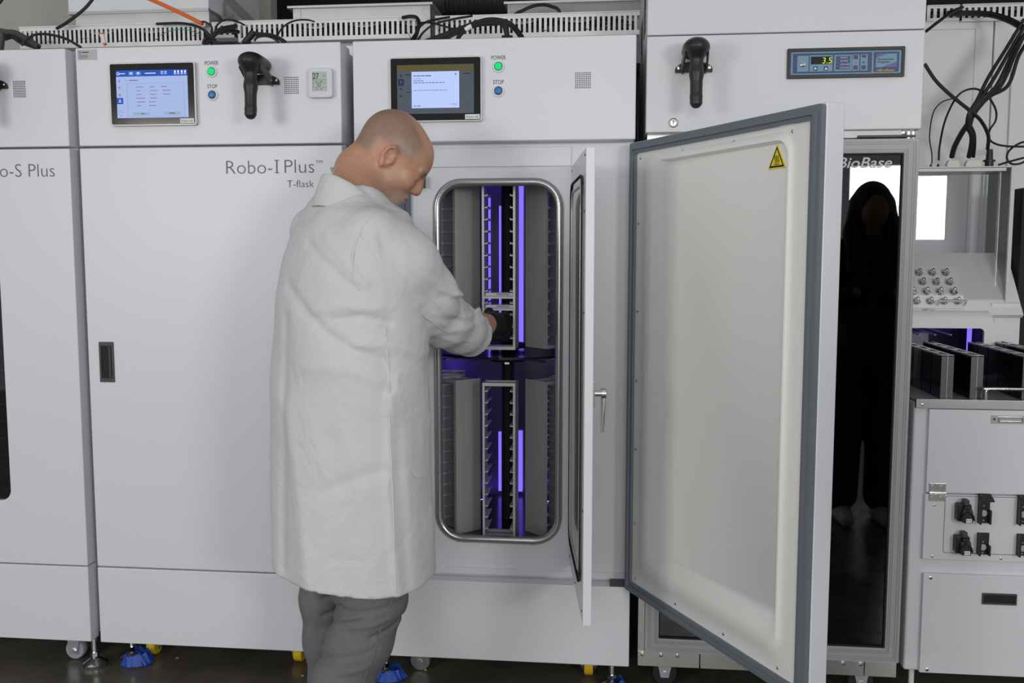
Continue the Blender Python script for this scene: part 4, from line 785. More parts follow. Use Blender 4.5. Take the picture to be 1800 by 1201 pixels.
x0, x1 = at(892, 20, .70)[0], at(1128, 20, .70)[0]; t = thing('vent_box', 'grey vent box with thin flange next to the fridge top', 'vent box', ((x0+x1)/2, .9, 2.02)); zt_ = zz_(1000, 5, .7); MB().box(x0, x1, .70, 1.1, 2.02, zt_).obj('body', mat('grey_sheet', (.34,.34,.34), .5, .2), t); MB().box(x0-.012, x1, .69, 1.12, zt_, zt_+.008).obj('flange', ALU, t)

# ------------------------------------------------------------------ cables
def cable(pts, r, lab, mm=CABLE, name='cable', cat='cable', group='loose cables on the machines', n=8):
    P = smooth_path([at(u, v, Y) for u, v, Y in pts], 8); return tag(MB().tube(P, r, n).obj(name, mm, None, smooth=True), lab, cat, group)
cable([(172, -14, .28), (150, 14, .28), (120, 38, .28), (100, 50, .30)], .0055, 'thick black cable running down from the top edge at the left')
cable([(4, -2, .25), (-2, 6, .25), (-12, 12, .25)], .005, 'black cable end in the top left picture corner')
cable([(244, -10, .30), (290, 10, .30), (330, 29, .29), (356, 42, .28)], .0065, 'bright orange cable slanting down from the top edge', ORANGE)
cable([(38, 80, .16), (46, 70, .16), (62, 61, .16), (85, 60.5, .16), (115, 68, .15), (142, 83, .13)], .0042, 'black cable arching over the gap between the two left cabinets')
for k, (dy, r, w) in enumerate(((0, .009, 'uppermost, grey braided'), (7, .006, 'middle'), (13, .005, 'lowest'))):
    cable([(-10, 52+dy, .2), (8, 56+dy, .2), (22, 57+dy*.7, .2), (36, 62+dy, .2), (68, 82+dy*.3, .17)], r, '%s of the cables at the far top left corner' % w, GREY if k == 0 else CABLE)
cable([(2, 58, .17), (4, 68, .17), (3, 80, .16), (2, 88, .15)], .008, 'short grey cable dropping behind the leftmost cabinet front', GREY)
for k, pts in enumerate(([(275, 42, .3), (320, 41, .3), (350, 48, .27), (368, 62, .22), (372, 78, .18)], [(362, 78, .17), (372, 66, .18), (388, 52, .2), (415, 46, .24)], [(358, 76, .17), (366, 70, .18), (378, 60, .2), (398, 55, .22), (420, 56, .26)], [(372, 66, .2), (372, 48, .22), (362, 39, .25), (355, 38, .27)], [(377, 58, .2), (382, 44, .22), (395, 35, .24), (412, 36, .26), (430, 44, .3)], [(356, 78, .16), (360, 68, .16), (368, 66, .17), (380, 70, .18)])):
    cable(pts, (.0045, .0075, .006, .003, .003, .004)[k], ('long thin black cable over the left duct end', 'thickest black cable in the knot between two ducts', 'second thick black cable in the knot between two ducts', 'short thin black loop above the knot of cables', 'thin black loop rising right of the knot of cables', 'small black coil at the foot of the knot of cables')[k])
cable([(282, 62, .22), (300, 54, .22), (325, 52, .22), (355, 61, .20)], .0012, 'thin green wire arching in front of the left duct', mat('green_wire', (.03,.25,.14), .5))
t = thing('inline_connector', 'white connector with orange ends lying on the leftmost duct', 'connector', at(181, 70, .2)); a, b_ = Vector(at(178.5, 59, .2)), Vector(at(185, 79, .2)); MB().cyl(a, a.lerp(b_, .12), .0085).obj('top_cap', ORANGE, t); MB().cyl(a.lerp(b_, .12), a.lerp(b_, .85), .0085, .0055).obj('sleeve', DUCTW, t, smooth=True); MB().cyl(a.lerp(b_, .85), b_, .0055).obj('bottom_cap', ORANGE, t)
# plug and loop on the middle cabinet
t = thing('cable_plug', 'black angled cable plug on top of the middle cabinet', 'plug', at(432, 72, .13)); MB().cyl(at(431, 74, .13), at(446, 57, .13), .010, .0115).obj('plug_body', CABLE, t, smooth=True); MB().cyl(at(426, 74.5, .13), at(440, 74, .13), .006).obj('collar', BLACKM, t)
cable([(444, 58, .13), (456, 60, .13), (476, 62, .14), (492, 68, .15), (502, 75, .15)], .006, 'black cable leaving the angled plug on the middle cabinet')
cable([(447, 72, .12), (452, 66, .12), (466, 63, .12), (480, 67, .13), (490, 74, .13)], .004, 'smaller black loop beside the angled plug')
cable([(488, 72, .16), (490, 58, .18), (502, 44, .2), (520, 36, .22), (540, 35, .25), (552, 38, .3)], .0028, 'thin black cable arching over the middle duct')
for k, pts in enumerate(([(708, 31, .3), (722, 29, .28), (733, 32, .25), (736, 45, .22), (732, 60, .2), (727, 73, .17)], [(722, 72, .17), (730, 60, .2), (740, 45, .22), (755, 37, .25), (790, 30, .3)], [(733, 73, .17), (745, 56, .2), (765, 42, .22), (795, 34, .25), (830, 28, .3)], [(738, 40, .24), (756, 40, .26), (780, 46, .28), (800, 52, .3)])):
    cable(pts, (.006, .004, .0035, .003)[k], ('thick black cable hooked over the right end of the middle duct', 'black cable rising from the duct gap behind the man', 'thin black cable rising to the right from the duct gap', 'black cable crossing the gap between the middle and right ducts')[k])
cable([(716, 57, .25), (722, 66, .2), (724, 73, .17)], .0012, 'thin green wire end in the gap between two ducts', mat('green_wire', (.03,.25,.14), .5))
cable([(748, 74, .13), (775, 64, .14), (815, 49, .16), (855, 36, .17), (885, 38, .17), (903, 48, .16), (917, 66, .13)], .0085, 'thickest black cable arching over the open cabinet control panel')
cable([(778, 72, .13), (800, 60, .14), (830, 47, .16), (862, 39, .17), (885, 44, .17)], .005, 'second black cable under the thickest arching one')
cable([(804, 68, .13), (815, 55, .14), (832, 46, .15), (852, 42, .16), (875, 42, .17)], .0065, 'black cable with a white tape band over the open cabinet')
P = [at(u, v, .14) for u, v in ((818, 53), (823, 49), (829, 46))]; tag(MB().tube(P, .0075, 10).obj('tape_band', PAPER, None, smooth=True), 'white tape band around a black cable over the open cabinet', 'tape')
t = thing('cable_plug', 'black upright cable plug on top of the open cabinet', 'plug', at(892, 64, .13)); MB().cyl(at(892, 65, .13), at(888, 44, .14), .007, .010).obj('plug_body', CABLE, t, smooth=True); MB().cyl(at(882, 65, .13), at(901, 65, .13), .005).obj('collar', BLACKM, t)
cable([(895, 100, .6), (902, 34, .6), (920, 18, .6), (945, 9, .6), (968, 11, .6), (985, 26, .6), (991, 98, .6)], .006, 'black cable arching in front of the grey overhead vent box')
# the bundle on the right
B = 'cables hanging over the valve hood'
def bund(pts, r, lab): cable(pts, r, lab, group=B)
bund([(1628, 55, .55), (1650, 38, .6), (1675, 20, .7), (1692, 13, .85)], .0055, 'black cable curving up from the fridge side to the short duct')
bund([(1665, 22, .84), (1700, 21, .84), (1740, 23, .80), (1775, 33, .72), (1802, 48, .66)], .006, 'upper of two black cables along the right ducts')
bund([(1668, 26, .84), (1700, 25, .84), (1740, 28, .80), (1772, 38, .72), (1798, 52, .66)], .006, 'lower of two black cables along the right ducts')
tops = [(1800, 34), (1802, 44), (1806, 52), (1800, 62), (1808, 70)]; mids = [(1772, 80, 1738, 135), (1776, 88, 1746, 140), (1782, 90, 1752, 150), (1784, 96, 1760, 150), (1790, 100, 1772, 150)]
ws = ['leftmost', 'second', 'middle', 'fourth', 'rightmost']
for k in range(5):
    (a, b_), (c_, d_, e_, f_) = tops[k], mids[k]; bund([(a, b_, .66), (c_, d_, .65-.01*k), (e_, f_, .63-.008*k), (1718+k*5, 175-k, .61), (1703+k*2.5, 200, .60+.004*k), (1699+k*1.5, 222, .62)], .0062, '%s black cable of the thick bundle over the hood' % ws[k])
bund([(1700, 220, .62), (1690, 235, .64), (1678, 258, .67), (1673, 276, .70)], .009, 'thick black cable end going into the left white connector')
bund([(1700, 222, .62), (1708, 238, .64), (1707, 258, .67), (1703, 276, .70)], .0085, 'black cable end going into the right white connector'); bund([(1704, 218, .62), (1712, 235, .64), (1713, 255, .67), (1711, 276, .70)], .006, 'second black cable end beside the right white connector')
bund([(1625, 112, .6), (1645, 142, .6), (1672, 168, .6), (1703, 193, .6), (1724, 212, .62), (1737, 238, .66), (1736, 262, .70)], .0062, 'black cable sagging from the fridge side to the black connector')
bund([(1650, 282, .70), (1652, 255, .70), (1662, 210, .66), (1684, 168, .62), (1712, 156, .62), (1735, 168, .63), (1750, 192, .64), (1750, 212, .65), (1740, 228, .66), (1738, 242, .68), (1748, 252, .70), (1770, 257, .70), (1810, 258, .70)], .0036, 'thin black cable looping high over the hood')
bund([(1812, 246, .70), (1790, 253, .70), (1774, 265, .71), (1770, 278, .71), (1778, 288, .71), (1795, 287, .71), (1812, 276, .71)], .0036, 'thin black cable coil at the right picture edge above the hood'); bund([(1755, 290, .70), (1775, 284, .70), (1812, 274, .70)], .0036, 'thin black cable lying on the right end of the hood')
bund([(1638, 288, .70), (1638, 270, .70), (1634, 240, .72), (1640, 200, .76), (1655, 180, .8), (1680, 172, .85)], .0022, 'thin grey cable behind the left end of the hood')
zc = cz1
for (u0, u1, lab) in ((1661, 1688, 'left cream connector on the hood'), (1694, 1726, 'right cream connector on the hood')):
    a, b_ = at(u0, 290, .70)[0], at(u1, 290, .70)[0]; t = thing('connector', lab, 'connector', ((a+b_)/2, .70, zc), 'cream connectors on the hood'); cr_ = mat('cream_connector', (.72,.69,.62), .45); w = b_-a
    MB().prism([(a+.004, zc+.010), (b_-.004, zc+.010), (b_-.004, zc+.020), (b_-.010, zc+.034), (a+.010, zc+.034), (a+.004, zc+.020)], .69, .715).obj('shell', cr_, t, bevel=.002); MB().box(a-.002, b_+.002, .685, .72, zc, zc+.011).obj('base', cr_, t, bevel=.001)
    for xx in (a+.002, b_-.002): MB().cyl((xx, .683, zc+.006), (xx, .70, zc+.006), .004).obj('screw', ALU, t)
p = at(1739, 280, .70); t = thing('connector', 'black round cable connector on the hood', 'connector', (p[0], .70, zc)); MB().lathe((p[0], .70, zc), (0,0,1), [(0,.017),(.012,.017),(.012,.014),(.028,.014),(.028,.020),(.034,.020),(.036,.012),(.07,.010)], 18).obj('shell', BLACK, t, smooth=True)
for (u, lab, mm) in ((1636.5, 'small grey plug at the left end of the hood', GREY), (1649, 'small black plug left of the cream connectors', BLACK)):
    p = at(u, 288, .70); t = tag(MB().lathe((p[0], .70, zc), (0,0,1), [(0,.007),(.008,.007),(.018,.0035),(.022,.003)], 12).obj('plug', mm, None, smooth=True), lab, 'plug')

# ------------------------------------------------------------------ blue tape on the feet and floor bits
def tape(cx, cy, w, seed, lab, hgt=.06):
    rnd = random.Random(seed); t = thing('blue_tape', lab, 'tape', (cx, cy, 0), 'blue tape wraps on the feet')
    for k in range(5):
        a0 = -2.6+k*.85; q = MB(); vs = []
        for i in range(5):
            a = a0+i*.28; 
            for j in range(2):
                rr = w*(1.0+.16*rnd.random()-(.34*j)); vs.append((cx+rr*math.cos(a), cy+rr*math.sin(a)*.8, .002+.0012*k+j*hgt*(.6+.4*rnd.random())))
        n = len(vs); vs2 = vs+[(x*1.0+(x-cx)*.03, y+(y-cy)*.03, z+.001) for x, y, z in vs]
        q.add(vs2, [f for i in range(4) for f in ((2*i, 2*i+2, 2*i+3, 2*i+1), (n+2*i+1, n+2*i+3, n+2*i+2, n+2*i))]+[(0,1,n+1,n),(8,n+8,n+9,9)]+[(2*i, n+2*i, n+2*i+2, 2*i+2) for i in range(4)]+[(2*i+1, 2*i+3, n+2*i+3, n+2*i+1) for i in range(4)])
        q.obj('tape_strip', BLUET, t)
tape(at(236, 1165, .10)[0]+.018, .085, .050, 3, 'crumpled blue tape around the foot near the yellow castor', .038)
tape(at(683, 1170, .07)[0]+.006, .065, .048, 5, 'crumpled blue tape around the foot beside the trouser legs', .035)
tape(at(1076, 1182, .06)[0], .06, .045, 8, 'crumpled blue tape around the foot below the open door hinge', .034)
for u, v, sz, mm, lab in ((312, 1157, .006, ORANGE, 'tiny orange scrap on the floor by the yellow castor'), (532, 1188, .004, YELLOW, 'tiny yellow crumb on the floor left of the trousers'), (748, 1178, .004, YELLOW, 'tiny yellow crumb on the floor right of the trousers')):
    d = FW+RT*(u-900)/FPX-UP*(v-600.5)/FPX; p = CAM-d*CAM[2]/d[2]; tag(MB().add([(p[0]-sz,p[1]-sz,.0),(p[0]+sz,p[1]-sz*.6,.0),(p[0]+sz*.7,p[1]+sz,.0),(p[0]-sz*.8,p[1]+sz*.8,.001),(p[0],p[1],.003)], [(0,1,4),(1,2,4),(2,3,4),(3,0,4),(3,2,1,0)]).obj('floor_scrap', mm), lab, 'scrap')

# ------------------------------------------------------------------ the man
def rgbnodes(name, base, rough, weave=0, bumpd=.0015, bs=60):
    m = mat(name, base, rough, var=.03, vscale=6, bump=.25, bscale=bs); return m
COAT = mat('white_cotton_coat', (.61, .61, .615), .85, var=.02, vscale=5, bump=.10, bscale=700, spec=.2)
_nt = COAT.node_tree; _b = [n for n in _nt.nodes if n.type == 'BUMP'][0]; _tc = [n for n in _nt.nodes if n.type == 'TEX_COORD'][0]
_n = _nt.nodes.new('ShaderNodeTexNoise'); _n.inputs['Scale'].default_value = 11; _n.inputs['Detail'].default_value = 3; _n.inputs['Distortion'].default_value = 1.2; _nt.links.new(_tc.outputs['Object'], _n.inputs['Vector'])
_b2 = _nt.nodes.new('ShaderNodeBump'); _b2.inputs['Strength'].default_value = .5; _b2.inputs['Distance'].default_value = .012; _nt.links.new(_n.outputs[0], _b2.inputs['Height']); _nt.links.new(_b2.outputs[0], _b.inputs['Normal'])
SEAM = mat('coat_seam_thread', (.63, .63, .635), .85, spec=.2)
TROU = mat('grey_twill_trousers', (.165, .160, .168), .85, var=.10, vscale=40, bump=.2, bscale=500, spec=.2)
def skin_mat():
    m = bpy.data.materials.new('skin'); m.use_nodes = True; nt = m.node_tree; b = nt.nodes['Principled BSDF']
    at_ = nt.nodes.new('ShaderNodeAttribute'); at_.attribute_name = 'tone'; n = nt.nodes.new('ShaderNodeTexNoise'); n.inputs['Scale'].default_value = 90; n.inputs['Detail'].default_value = 5
    tc = nt.nodes.new('ShaderNodeTexCoord'); nt.links.new(tc.outputs['Object'], n.inputs['Vector']); mr = nt.nodes.new('ShaderNodeMapRange'); mr.inputs[3].default_value = .84; mr.inputs[4].default_value = 1.16; nt.links.new(n.outputs[0], mr.inputs[0])
    mx = nt.nodes.new('ShaderNodeMix'); mx.data_type = 'RGBA'; mx.blend_type = 'MULTIPLY'; mx.inputs[0].default_value = 1; nt.links.new(at_.outputs['Color'], mx.inputs[6]); nt.links.new(mr.outputs[0], mx.inputs[7]); nt.links.new(mx.outputs[2], b.inputs['Base Color'])
    b.inputs['Roughness'].default_value = .42; b.inputs['Subsurface Weight'].default_value = .12; b.inputs['Subsurface Radius'].default_value = (.01, .004, .002); b.inputs['Subsurface Scale'].default_value = .5
    n2 = nt.nodes.new('ShaderNodeTexNoise'); n2.inputs['Scale'].default_value = 420; nt.links.new(tc.outputs['Object'], n2.inputs['Vector']); bp = nt.nodes.new('ShaderNodeBump'); bp.inputs['Strength'].default_value = .15; bp.inputs['Distance'].default_value = .001; nt.links.new(n2.outputs[0], bp.inputs['Height']); nt.links.new(bp.outputs[0], b.inputs['Normal'])
    return m
SKIN = skin_mat()
PHI = math.radians(40); Fd = np.array([math.cos(PHI), math.sin(PHI), 0]); Rd = np.array([math.sin(PHI), -math.cos(PHI), 0]); MY = -.45
man = thing('person', 'bald man in a long white lab coat reaching into the open incubator', 'person', (-.72, MY, 0))
def mp(u, v, Y): return np.array(at(u, v, Y))
# coat profile: left and right outline positions measured at several heights
prof = [(300, 566, 622), (315, 556, 640), (335, 541, 662), (356, 524, 684), (374, 514, 714), (400, 499, 728), (450, 483, 738), (520, 475, 748), (600, 473, 756), (700, 473, 758), (850, 475, 760), (990, 479, 761), (1040, 481, 761), (1110, 483, 762)]
rows = []
for v, l, r in prof:
    a, b_ = mp(l, v, MY), mp(r, v, MY); rows.append(((a[2]+b_[2])/2, (a[0]+b_[0])/2, (b_[0]-a[0])/2))
rows.sort(); RZ = np.array([r[0] for r in rows]); RX = np.array([r[1] for r in rows]); RH = np.array([r[2] for r in rows])
HEM = .544; zz0 = RZ.min()
def ab(z):   # half axes across (Rd) and front-back (Fd) giving the measured half width
    ratio = np.interp(z, [.45, .9, 1.2, 1.35, 1.5], [.80, .76, .70, .64, .70]); h = np.interp(z, RZ, RH); a = h/np.sqrt(Rd[0]**2+(ratio*Fd[0])**2); return a, a*ratio
sleeve = [(mp(655, 425, -.54), .083), (mp(704, 468, -.50), .092), (mp(744, 522, -.43), .084), (mp(774, 558, -.33), .074), (mp(808, 577, -.22), .065), (mp(832, 590, -.13), .058), (mp(856, 602, -.04), .055)]
cuff = mp(826, 588, -.140); cdir = sleeve[-1][0]-sleeve[-3][0]; cdir = cdir/np.linalg.norm(cdir)
co = SDF((-1.06, -.78, .40), (-.28, .05, 1.62), .0050)
folds = [([(538, 430), (590, 470), (640, 512)], .006, .012, -1), ([(498, 505), (545, 545), (600, 590), (655, 618), (684, 628)], .007, .014, -1), ([(560, 545), (620, 535), (680, 540)], .004, .012, 1), ([(600, 560), (650, 553), (690, 566)], .005, .010, -1), ([(640, 600), (690, 600), (740, 625)], .004, .012, 1), ([(575, 420), (615, 455), (655, 500)], .004, .010, 1),
         ([(505, 385), (560, 352), (620, 350)], .004, .016, -1), ([(600, 320), (640, 345), (680, 372)], .005, .011, -1), ([(540, 640), (640, 640), (680, 660)], .003, .02, 1), ([(510, 720), (540, 860), (560, 1020)], .005, .022, 1), ([(600, 760), (640, 900), (640, 1040)], .004, .025, -1), ([(710, 660), (722, 820), (735, 1030)], .007, .018, 1), ([(745, 620), (752, 760), (750, 900)], .005, .016, -1), ([(497, 560), (500, 760), (497, 1000)], .006, .014, -1), ([(585, 850), (660, 820), (690, 815)], .003, .016, -1),
         ([(700, 690), (697, 850), (712, 1045)], .008, .012, 1)]
sfolds = [([(655, 440), (690, 500), (745, 560)], .004, .010, 1), ([(690, 420), (740, 500), (790, 572)], .005, .011, -1), ([(780, 520), (800, 530), (806, 552)], .008, .009, -1), ([(806, 520), (815, 535), (818, 552)], .008, .010, 1), ([(770, 560), (800, 570), (850, 590)], .004, .009, -1), ([(765, 590), (810, 585), (842, 565)], .004, .009, 1), ([(700, 540), (740, 585), (790, 610)], .004, .011, 1), ([(730, 460), (765, 490), (790, 520)], .004, .010, 1)]
def seg_d(X, Z, a, b_):
    ba = b_-a; l2 = ba@ba; t = np.clip(((X-a[0])*ba[0]+(Z-a[1])*ba[1])/l2, 0, 1); return np.sqrt((X-a[0]-ba[0]*t)**2+(Z-a[1]-ba[1]*t)**2)
def apply_folds(d, X, Y, Z, F, Yf):
    for pl, A, w, s in F:
        P = [mp(u, v, Yf)[[0, 2]] for u, v in pl]; k = np.minimum.reduce([seg_d(X, Z, P[i], P[i+1]) for i in range(len(P)-1)]); d = d-s*A*np.exp(-(k/w)**2)
    return d
def torso(X, Y, Z):
    cx = np.interp(Z, RZ, RX); a, b_ = ab(Z); cyy = MY+np.interp(Z, [.45, 1.0, 1.3, 1.5], [.0, .0, .02, .06])
    u = (X-cx)*Rd[0]+(Y-cyy)*Rd[1]; v = (X-cx)*Fd[0]+(Y-cyy)*Fd[1]; q = (np.abs(u/a)**2.2+np.abs(v/b_)**2.2)**(1/2.2); d = (q-1)*np.minimum(a, b_)
    th = np.arctan2(v, u); d = d-.004*np.sin(th*7+Z*3)*np.clip((1.1-Z)/.5, 0, 1)-.003*np.sin(Z*26+th*3)*np.clip((Z-.75)*3, 0, 1)*np.clip((1.3-Z)*4, 0, 1)
    return apply_folds(d, X, Y, Z, folds, -.58)
co.field(torso, (-1.06, -.78, .40), (-.28, .05, mp(600, 296, MY)[2]))
def sleeve_f(X, Y, Z):
    d = np.full(X.shape, 1.0)
    for i in range(len(sleeve)-1):
        (a, ra), (b_, rb) = sleeve[i], sleeve[i+1]; ba = b_-a; t = np.clip(((X-a[0])*ba[0]+(Y-a[1])*ba[1]+(Z-a[2])*ba[2])/(ba@ba), 0, 1); e = np.sqrt((X-a[0]-ba[0]*t)**2+(Y-a[1]-ba[1]*t)**2+(Z-a[2]-ba[2]*t)**2)-(ra+(rb-ra)*t)
        h = np.maximum(.03-np.abs(d-e), 0)/.03; d = np.minimum(d, e)-h*h*.0075
    d = apply_folds(d, X, Y, Z, sfolds, -.48); return np.maximum(d, (X-cuff[0])*cdir[0]+(Y-cuff[1])*cdir[1]+(Z-cuff[2])*cdir[2])
co.field(sleeve_f, (-.80, -.70, .98), (-.28, .05, 1.50), .018)
# left sleeve, mostly hidden on the far side
co.chain([mp(640, 420, -.45)-Rd*.30+np.array([0, 0, .02]), mp(640, 420, -.45)-Rd*.34+np.array([.02, .0, -.27]), mp(640, 420, -.45)-Rd*.28+Fd*.10+np.array([0, 0, -.36])], [.075, .07, .06], .02)
co.cone(cuff+cdir*.012, cuff-cdir*.09, .052, .052, .002, 'sub')
co.field(lambda X, Y, Z: Z-(HEM+.05*(-.70-X)+.004*np.sin(X*23)), (-1.06, -.78, .40), (-.28, .05, HEM+.05), .0, 'sub')
co.field(lambda X, Y, Z: np.maximum(torso(X, Y, Z)+.013, Z-(HEM+.20)), (-1.06, -.78, .40), (-.28, .05, HEM+.24), .0, 'sub')
HO = mp(684, 278, -.37); HS = .93
co.cone(HO+np.array([-.115, -.035, -.09]), HO+np.array([-.02, .0, -.01]), .066, .068, .01, 'sub')
coat = link('lab_coat', co.mesh('lab_coat', COAT, 2), man, label='long white cotton lab coat')
def on_coat(u, v, off=.0012, co=co):   # march to the front surface of the coat along the line of sight
    lo, hi = -.78, .05
    for Y in np.linspace(-.77, 0, 400):
        p = mp(u, v, Y); I = np.round((p-co.lo)/co.h).astype(int)
        if (I >= 0).all() and (I < co.n).all() and co.D[tuple(I)] < 0: return Vector(mp(u, v, Y-.0012))
    return Vector(mp(u, v, MY))
def seam(pts, r=.0016):
    P = [on_coat(*q) for q in smooth_path([(*p, 0) for p in pts], 6) for q in [(q[0], q[1])]]
    ys = np.convolve(np.pad([p.y for p in P], 2, 'edge'), np.ones(5)/5, 'valid'); P = [Vector((p.x, y, p.z)) for p, y in zip(P, ys)]; MB().tube(P, r, 6).obj('seam', SEAM, coat, smooth=True)
seam([(676, 575), (682, 640), (684, 720), (687, 800), (691, 900), (694, 1000), (696, 1044)], .0022); seam([(683, 366), (652, 382), (632, 410), (621, 445), (620, 480), (630, 510)], .0024)
seam([(634, 412), (690, 500), (750, 560), (800, 590), (846, 610)], .0014)
pn, pm = 8, 14; G = []
for j in range(pm+1):
    t = j/pm; vv = 714+124*t; ul = 714+5*t+(0 if t < .86 else (t-.86)*90); ur = 757
    for i in range(pn+1): G.append(on_coat(ul+(ur-ul)*i/pn, vv-3*i/pn*(1-t)+(0 if i else 0)))
ys = np.array([p.y for p in G]).reshape(pm+1, pn+1)
for _ in range(3): ys = (np.pad(ys, 1, 'edge')[:-2, 1:-1]+np.pad(ys, 1, 'edge')[2:, 1:-1]+np.pad(ys, 1, 'edge')[1:-1, :-2]+np.pad(ys, 1, 'edge')[1:-1, 2:]+ys)/5
G = [Vector((p.x, y-.005, p.z)) for p, y in zip(G, ys.ravel())]; M2 = len(G); Bk = [p+Vector((0, .012, 0)) for p in G]; W_ = pn+1
fq = [(j*W_+i, j*W_+i+1, (j+1)*W_+i+1, (j+1)*W_+i) for j in range(pm) for i in range(pn)]; rim = [i for i in range(W_)]+[j*W_+pn for j in range(1, pm+1)]+[pm*W_+i for i in range(pn-1, -1, -1)]+[j*W_ for j in range(pm-1, 0, -1)]
MB().add(G+Bk, fq+[tuple(M2+k for k in f[::-1]) for f in fq]+[(rim[k], rim[(k+1) % len(rim)], M2+rim[(k+1) % len(rim)], M2+rim[k]) for k in range(len(rim))]).obj('pocket', COAT, coat, smooth=True, label='patch pocket on the coat side')
# collar: a stand folded over, open at the throat
colr = []; C0 = mp(634, 322, -.40); th0 = math.atan2(Fd[1], Fd[0])
N_ = 40; base, topr, fold_ = [], [], []
for i in range(N_+1):
    a = th0+math.radians(22)+math.radians(316)*i/N_; fr_ = math.cos(a-th0); dirv = np.array([math.cos(a), math.sin(a), 0]); bk = (1-fr_)/2
    base.append(C0+dirv*(.078+.006*bk)+np.array([0, 0, -.045-.05*fr_])); topr.append(C0+dirv*(.068+.018*bk)+np.array([0, 0, -.015+.038*bk-.10*(1-bk)])+(-Fd)*.010*bk); fold_.append(C0+dirv*(.094+.028*bk)+np.array([0, 0, -.045-.018*bk-.085*(1-bk)])+(-Fd)*.004*bk)
L = [base, topr, [t+(f-t)*.18+np.array([0, 0, .006]) for t, f in zip(topr, fold_)], [t+(f-t)*.6+np.array([0, 0, .004]) for t, f in zip(topr, fold_)], fold_]
q = MB(); M_ = N_+1; q.add([p for ring in L for p in ring], [(k*M_+i, k*M_+i+1, (k+1)*M_+i+1, (k+1)*M_+i) for k in range(len(L)-1) for i in range(N_)]); cl = q.obj('collar', COAT, coat, smooth=True, label='folded coat collar'); sm = cl.modifiers.new('thick', 'SOLIDIFY'); sm.thickness = .003; sm.offset = 0; sb = cl.modifiers.new('sub', 'SUBSURF'); sb.levels = 1; sb.render_levels = 1

# trousers
hipR, hipL = mp(652, 900, -.50), mp(585, 900, -.38)
legR = [(mp(652, 960, -.50), .090), (mp(655, 1050, -.50), .083), (mp(633, 1125, -.50), .079), (mp(602, 1201, -.50), .074), (mp(572, 1272, -.50), .068), (mp(566, 1300, -.50), .066)]
legL = [(mp(588, 960, -.36), .080), (mp(571, 1050, -.36), .063), (mp(574, 1125, -.36), .058), (mp(582, 1201, -.36), .056), (mp(586, 1272, -.36), .062), (mp(586, 1296, -.36), .060)]
tr = SDF((-.98, -.70, .05), (-.46, -.16, .86), .0055)
for lg in (legR, legL): tr.chain([p for p, r in lg], [r for p, r in lg], .03)
tr.cone((legR[0][0]+legL[0][0])/2+np.array([0, 0, .10]), (legR[0][0]+legL[0][0])/2, .13, .13, .05)
tf = [([(602, 1066), (640, 1068), (700, 1060)], .006, .006, -1), ([(540, 1084), (575, 1078), (602, 1064)], .007, .006, -1), ([(588, 1100), (606, 1082), (640, 1072)], .007, .006, 1), ([(540, 1116), (570, 1108), (596, 1090)], .007, .007, -1), ([(655, 1116), (685, 1106), (700, 1094)], .006, .006, -1), ([(545, 1150), (575, 1142), (592, 1125)], .005, .007, 1), ([(545, 1172), (570, 1166), (588, 1150)], .005, .006, -1), ([(620, 1095), (660, 1092), (690, 1084)], .004, .006, 1), ([(600, 1150), (640, 1142), (665, 1135)], .003, .007, -1), ([(585, 1180), (625, 1174), (650, 1168)], .003, .007, 1)]
S_ = tuple(slice(None) for _ in range(3)); X, Y, Z = tr.grid(S_); tr.D = apply_folds(tr.D, X, Y, Z, tf, -.55).astype(np.float32)
tro = link('trousers', tr.mesh('trousers', TROU, 2), man, label='grey trousers')
q = MB(); P = [on_coat(u, v, co=tr) for u, v in ((690, 1053), (679, 1080), (669, 1105), (662, 1130), (655, 1155), (646, 1180), (640, 1200), (634, 1220))]; q.tube(smooth_path(P, 5), .0016, 6); q.obj('side_seam', mat('trouser_seam', (.17,.17,.175), .8), tro, smooth=True)
shoe_m = mat('dark_shoe_leather', (.02, .018, .016), .4)
ank = [legR[-1][0], legL[-1][0]]
for A in ank:
    s = SDF(A[[0, 1, 2]]*[1, 1, 0]+[-.16, -.12, -.01], A*[1, 1, 0]+[.30, .30, .14], .006); a0 = np.array([A[0], A[1], 0]); s.chain([a0-Fd*.055+[0, 0, .045], a0+Fd*.06+[0, 0, .045], a0+Fd*.17+[0, 0, .034]], [.042, .044, .036], .02); s.cone(a0+[0, 0, .04], a0+[0, 0, .10], .05, .045, .02)
    s.field(lambda X, Y, Z: Z-.001, A*[1, 1, 0]+[-.16, -.12, -.01], A*[1, 1, 0]+[.30, .30, .03], 0, 'sub'); link('shoe', s.mesh('shoe', shoe_m, 2), man)

# body: head, neck, trunk, arms, hands and legs in one skin
HAZ, HPT = math.radians(14), math.radians(38)
hx = np.array([math.cos(HAZ)*math.cos(HPT), math.sin(HAZ)*math.cos(HPT), -math.sin(HPT)]); hy = np.array([-math.sin(HAZ), math.cos(HAZ), 0]); hz = np.cross(hx, hy); HR = np.stack([hx, hy, hz], 1)
def hl(x, y, z): return HO+HR@(np.array([x, y+.078, z])*HS)     # origin at the right ear; +x face, +y his left, +z crown
bo = SDF((-1.02, -.68, .03), (-.24, .16, 1.76), .0043)
E_ = lambda c, r, k=.02, op='add': bo.ell(hl(*c), np.array(r)*HS, k, HR, op)
E_((-.002, 0, .045), (.100, .077, .086), 0); E_((-.032, 0, .052), (.078, .074, .080), .03); E_((.050, 0, .035), (.052, .062, .066), .03); E_((.045, 0, -.035), (.052, .054, .070), .03); E_((.068, 0, -.078), (.032, .036, .032), .025)
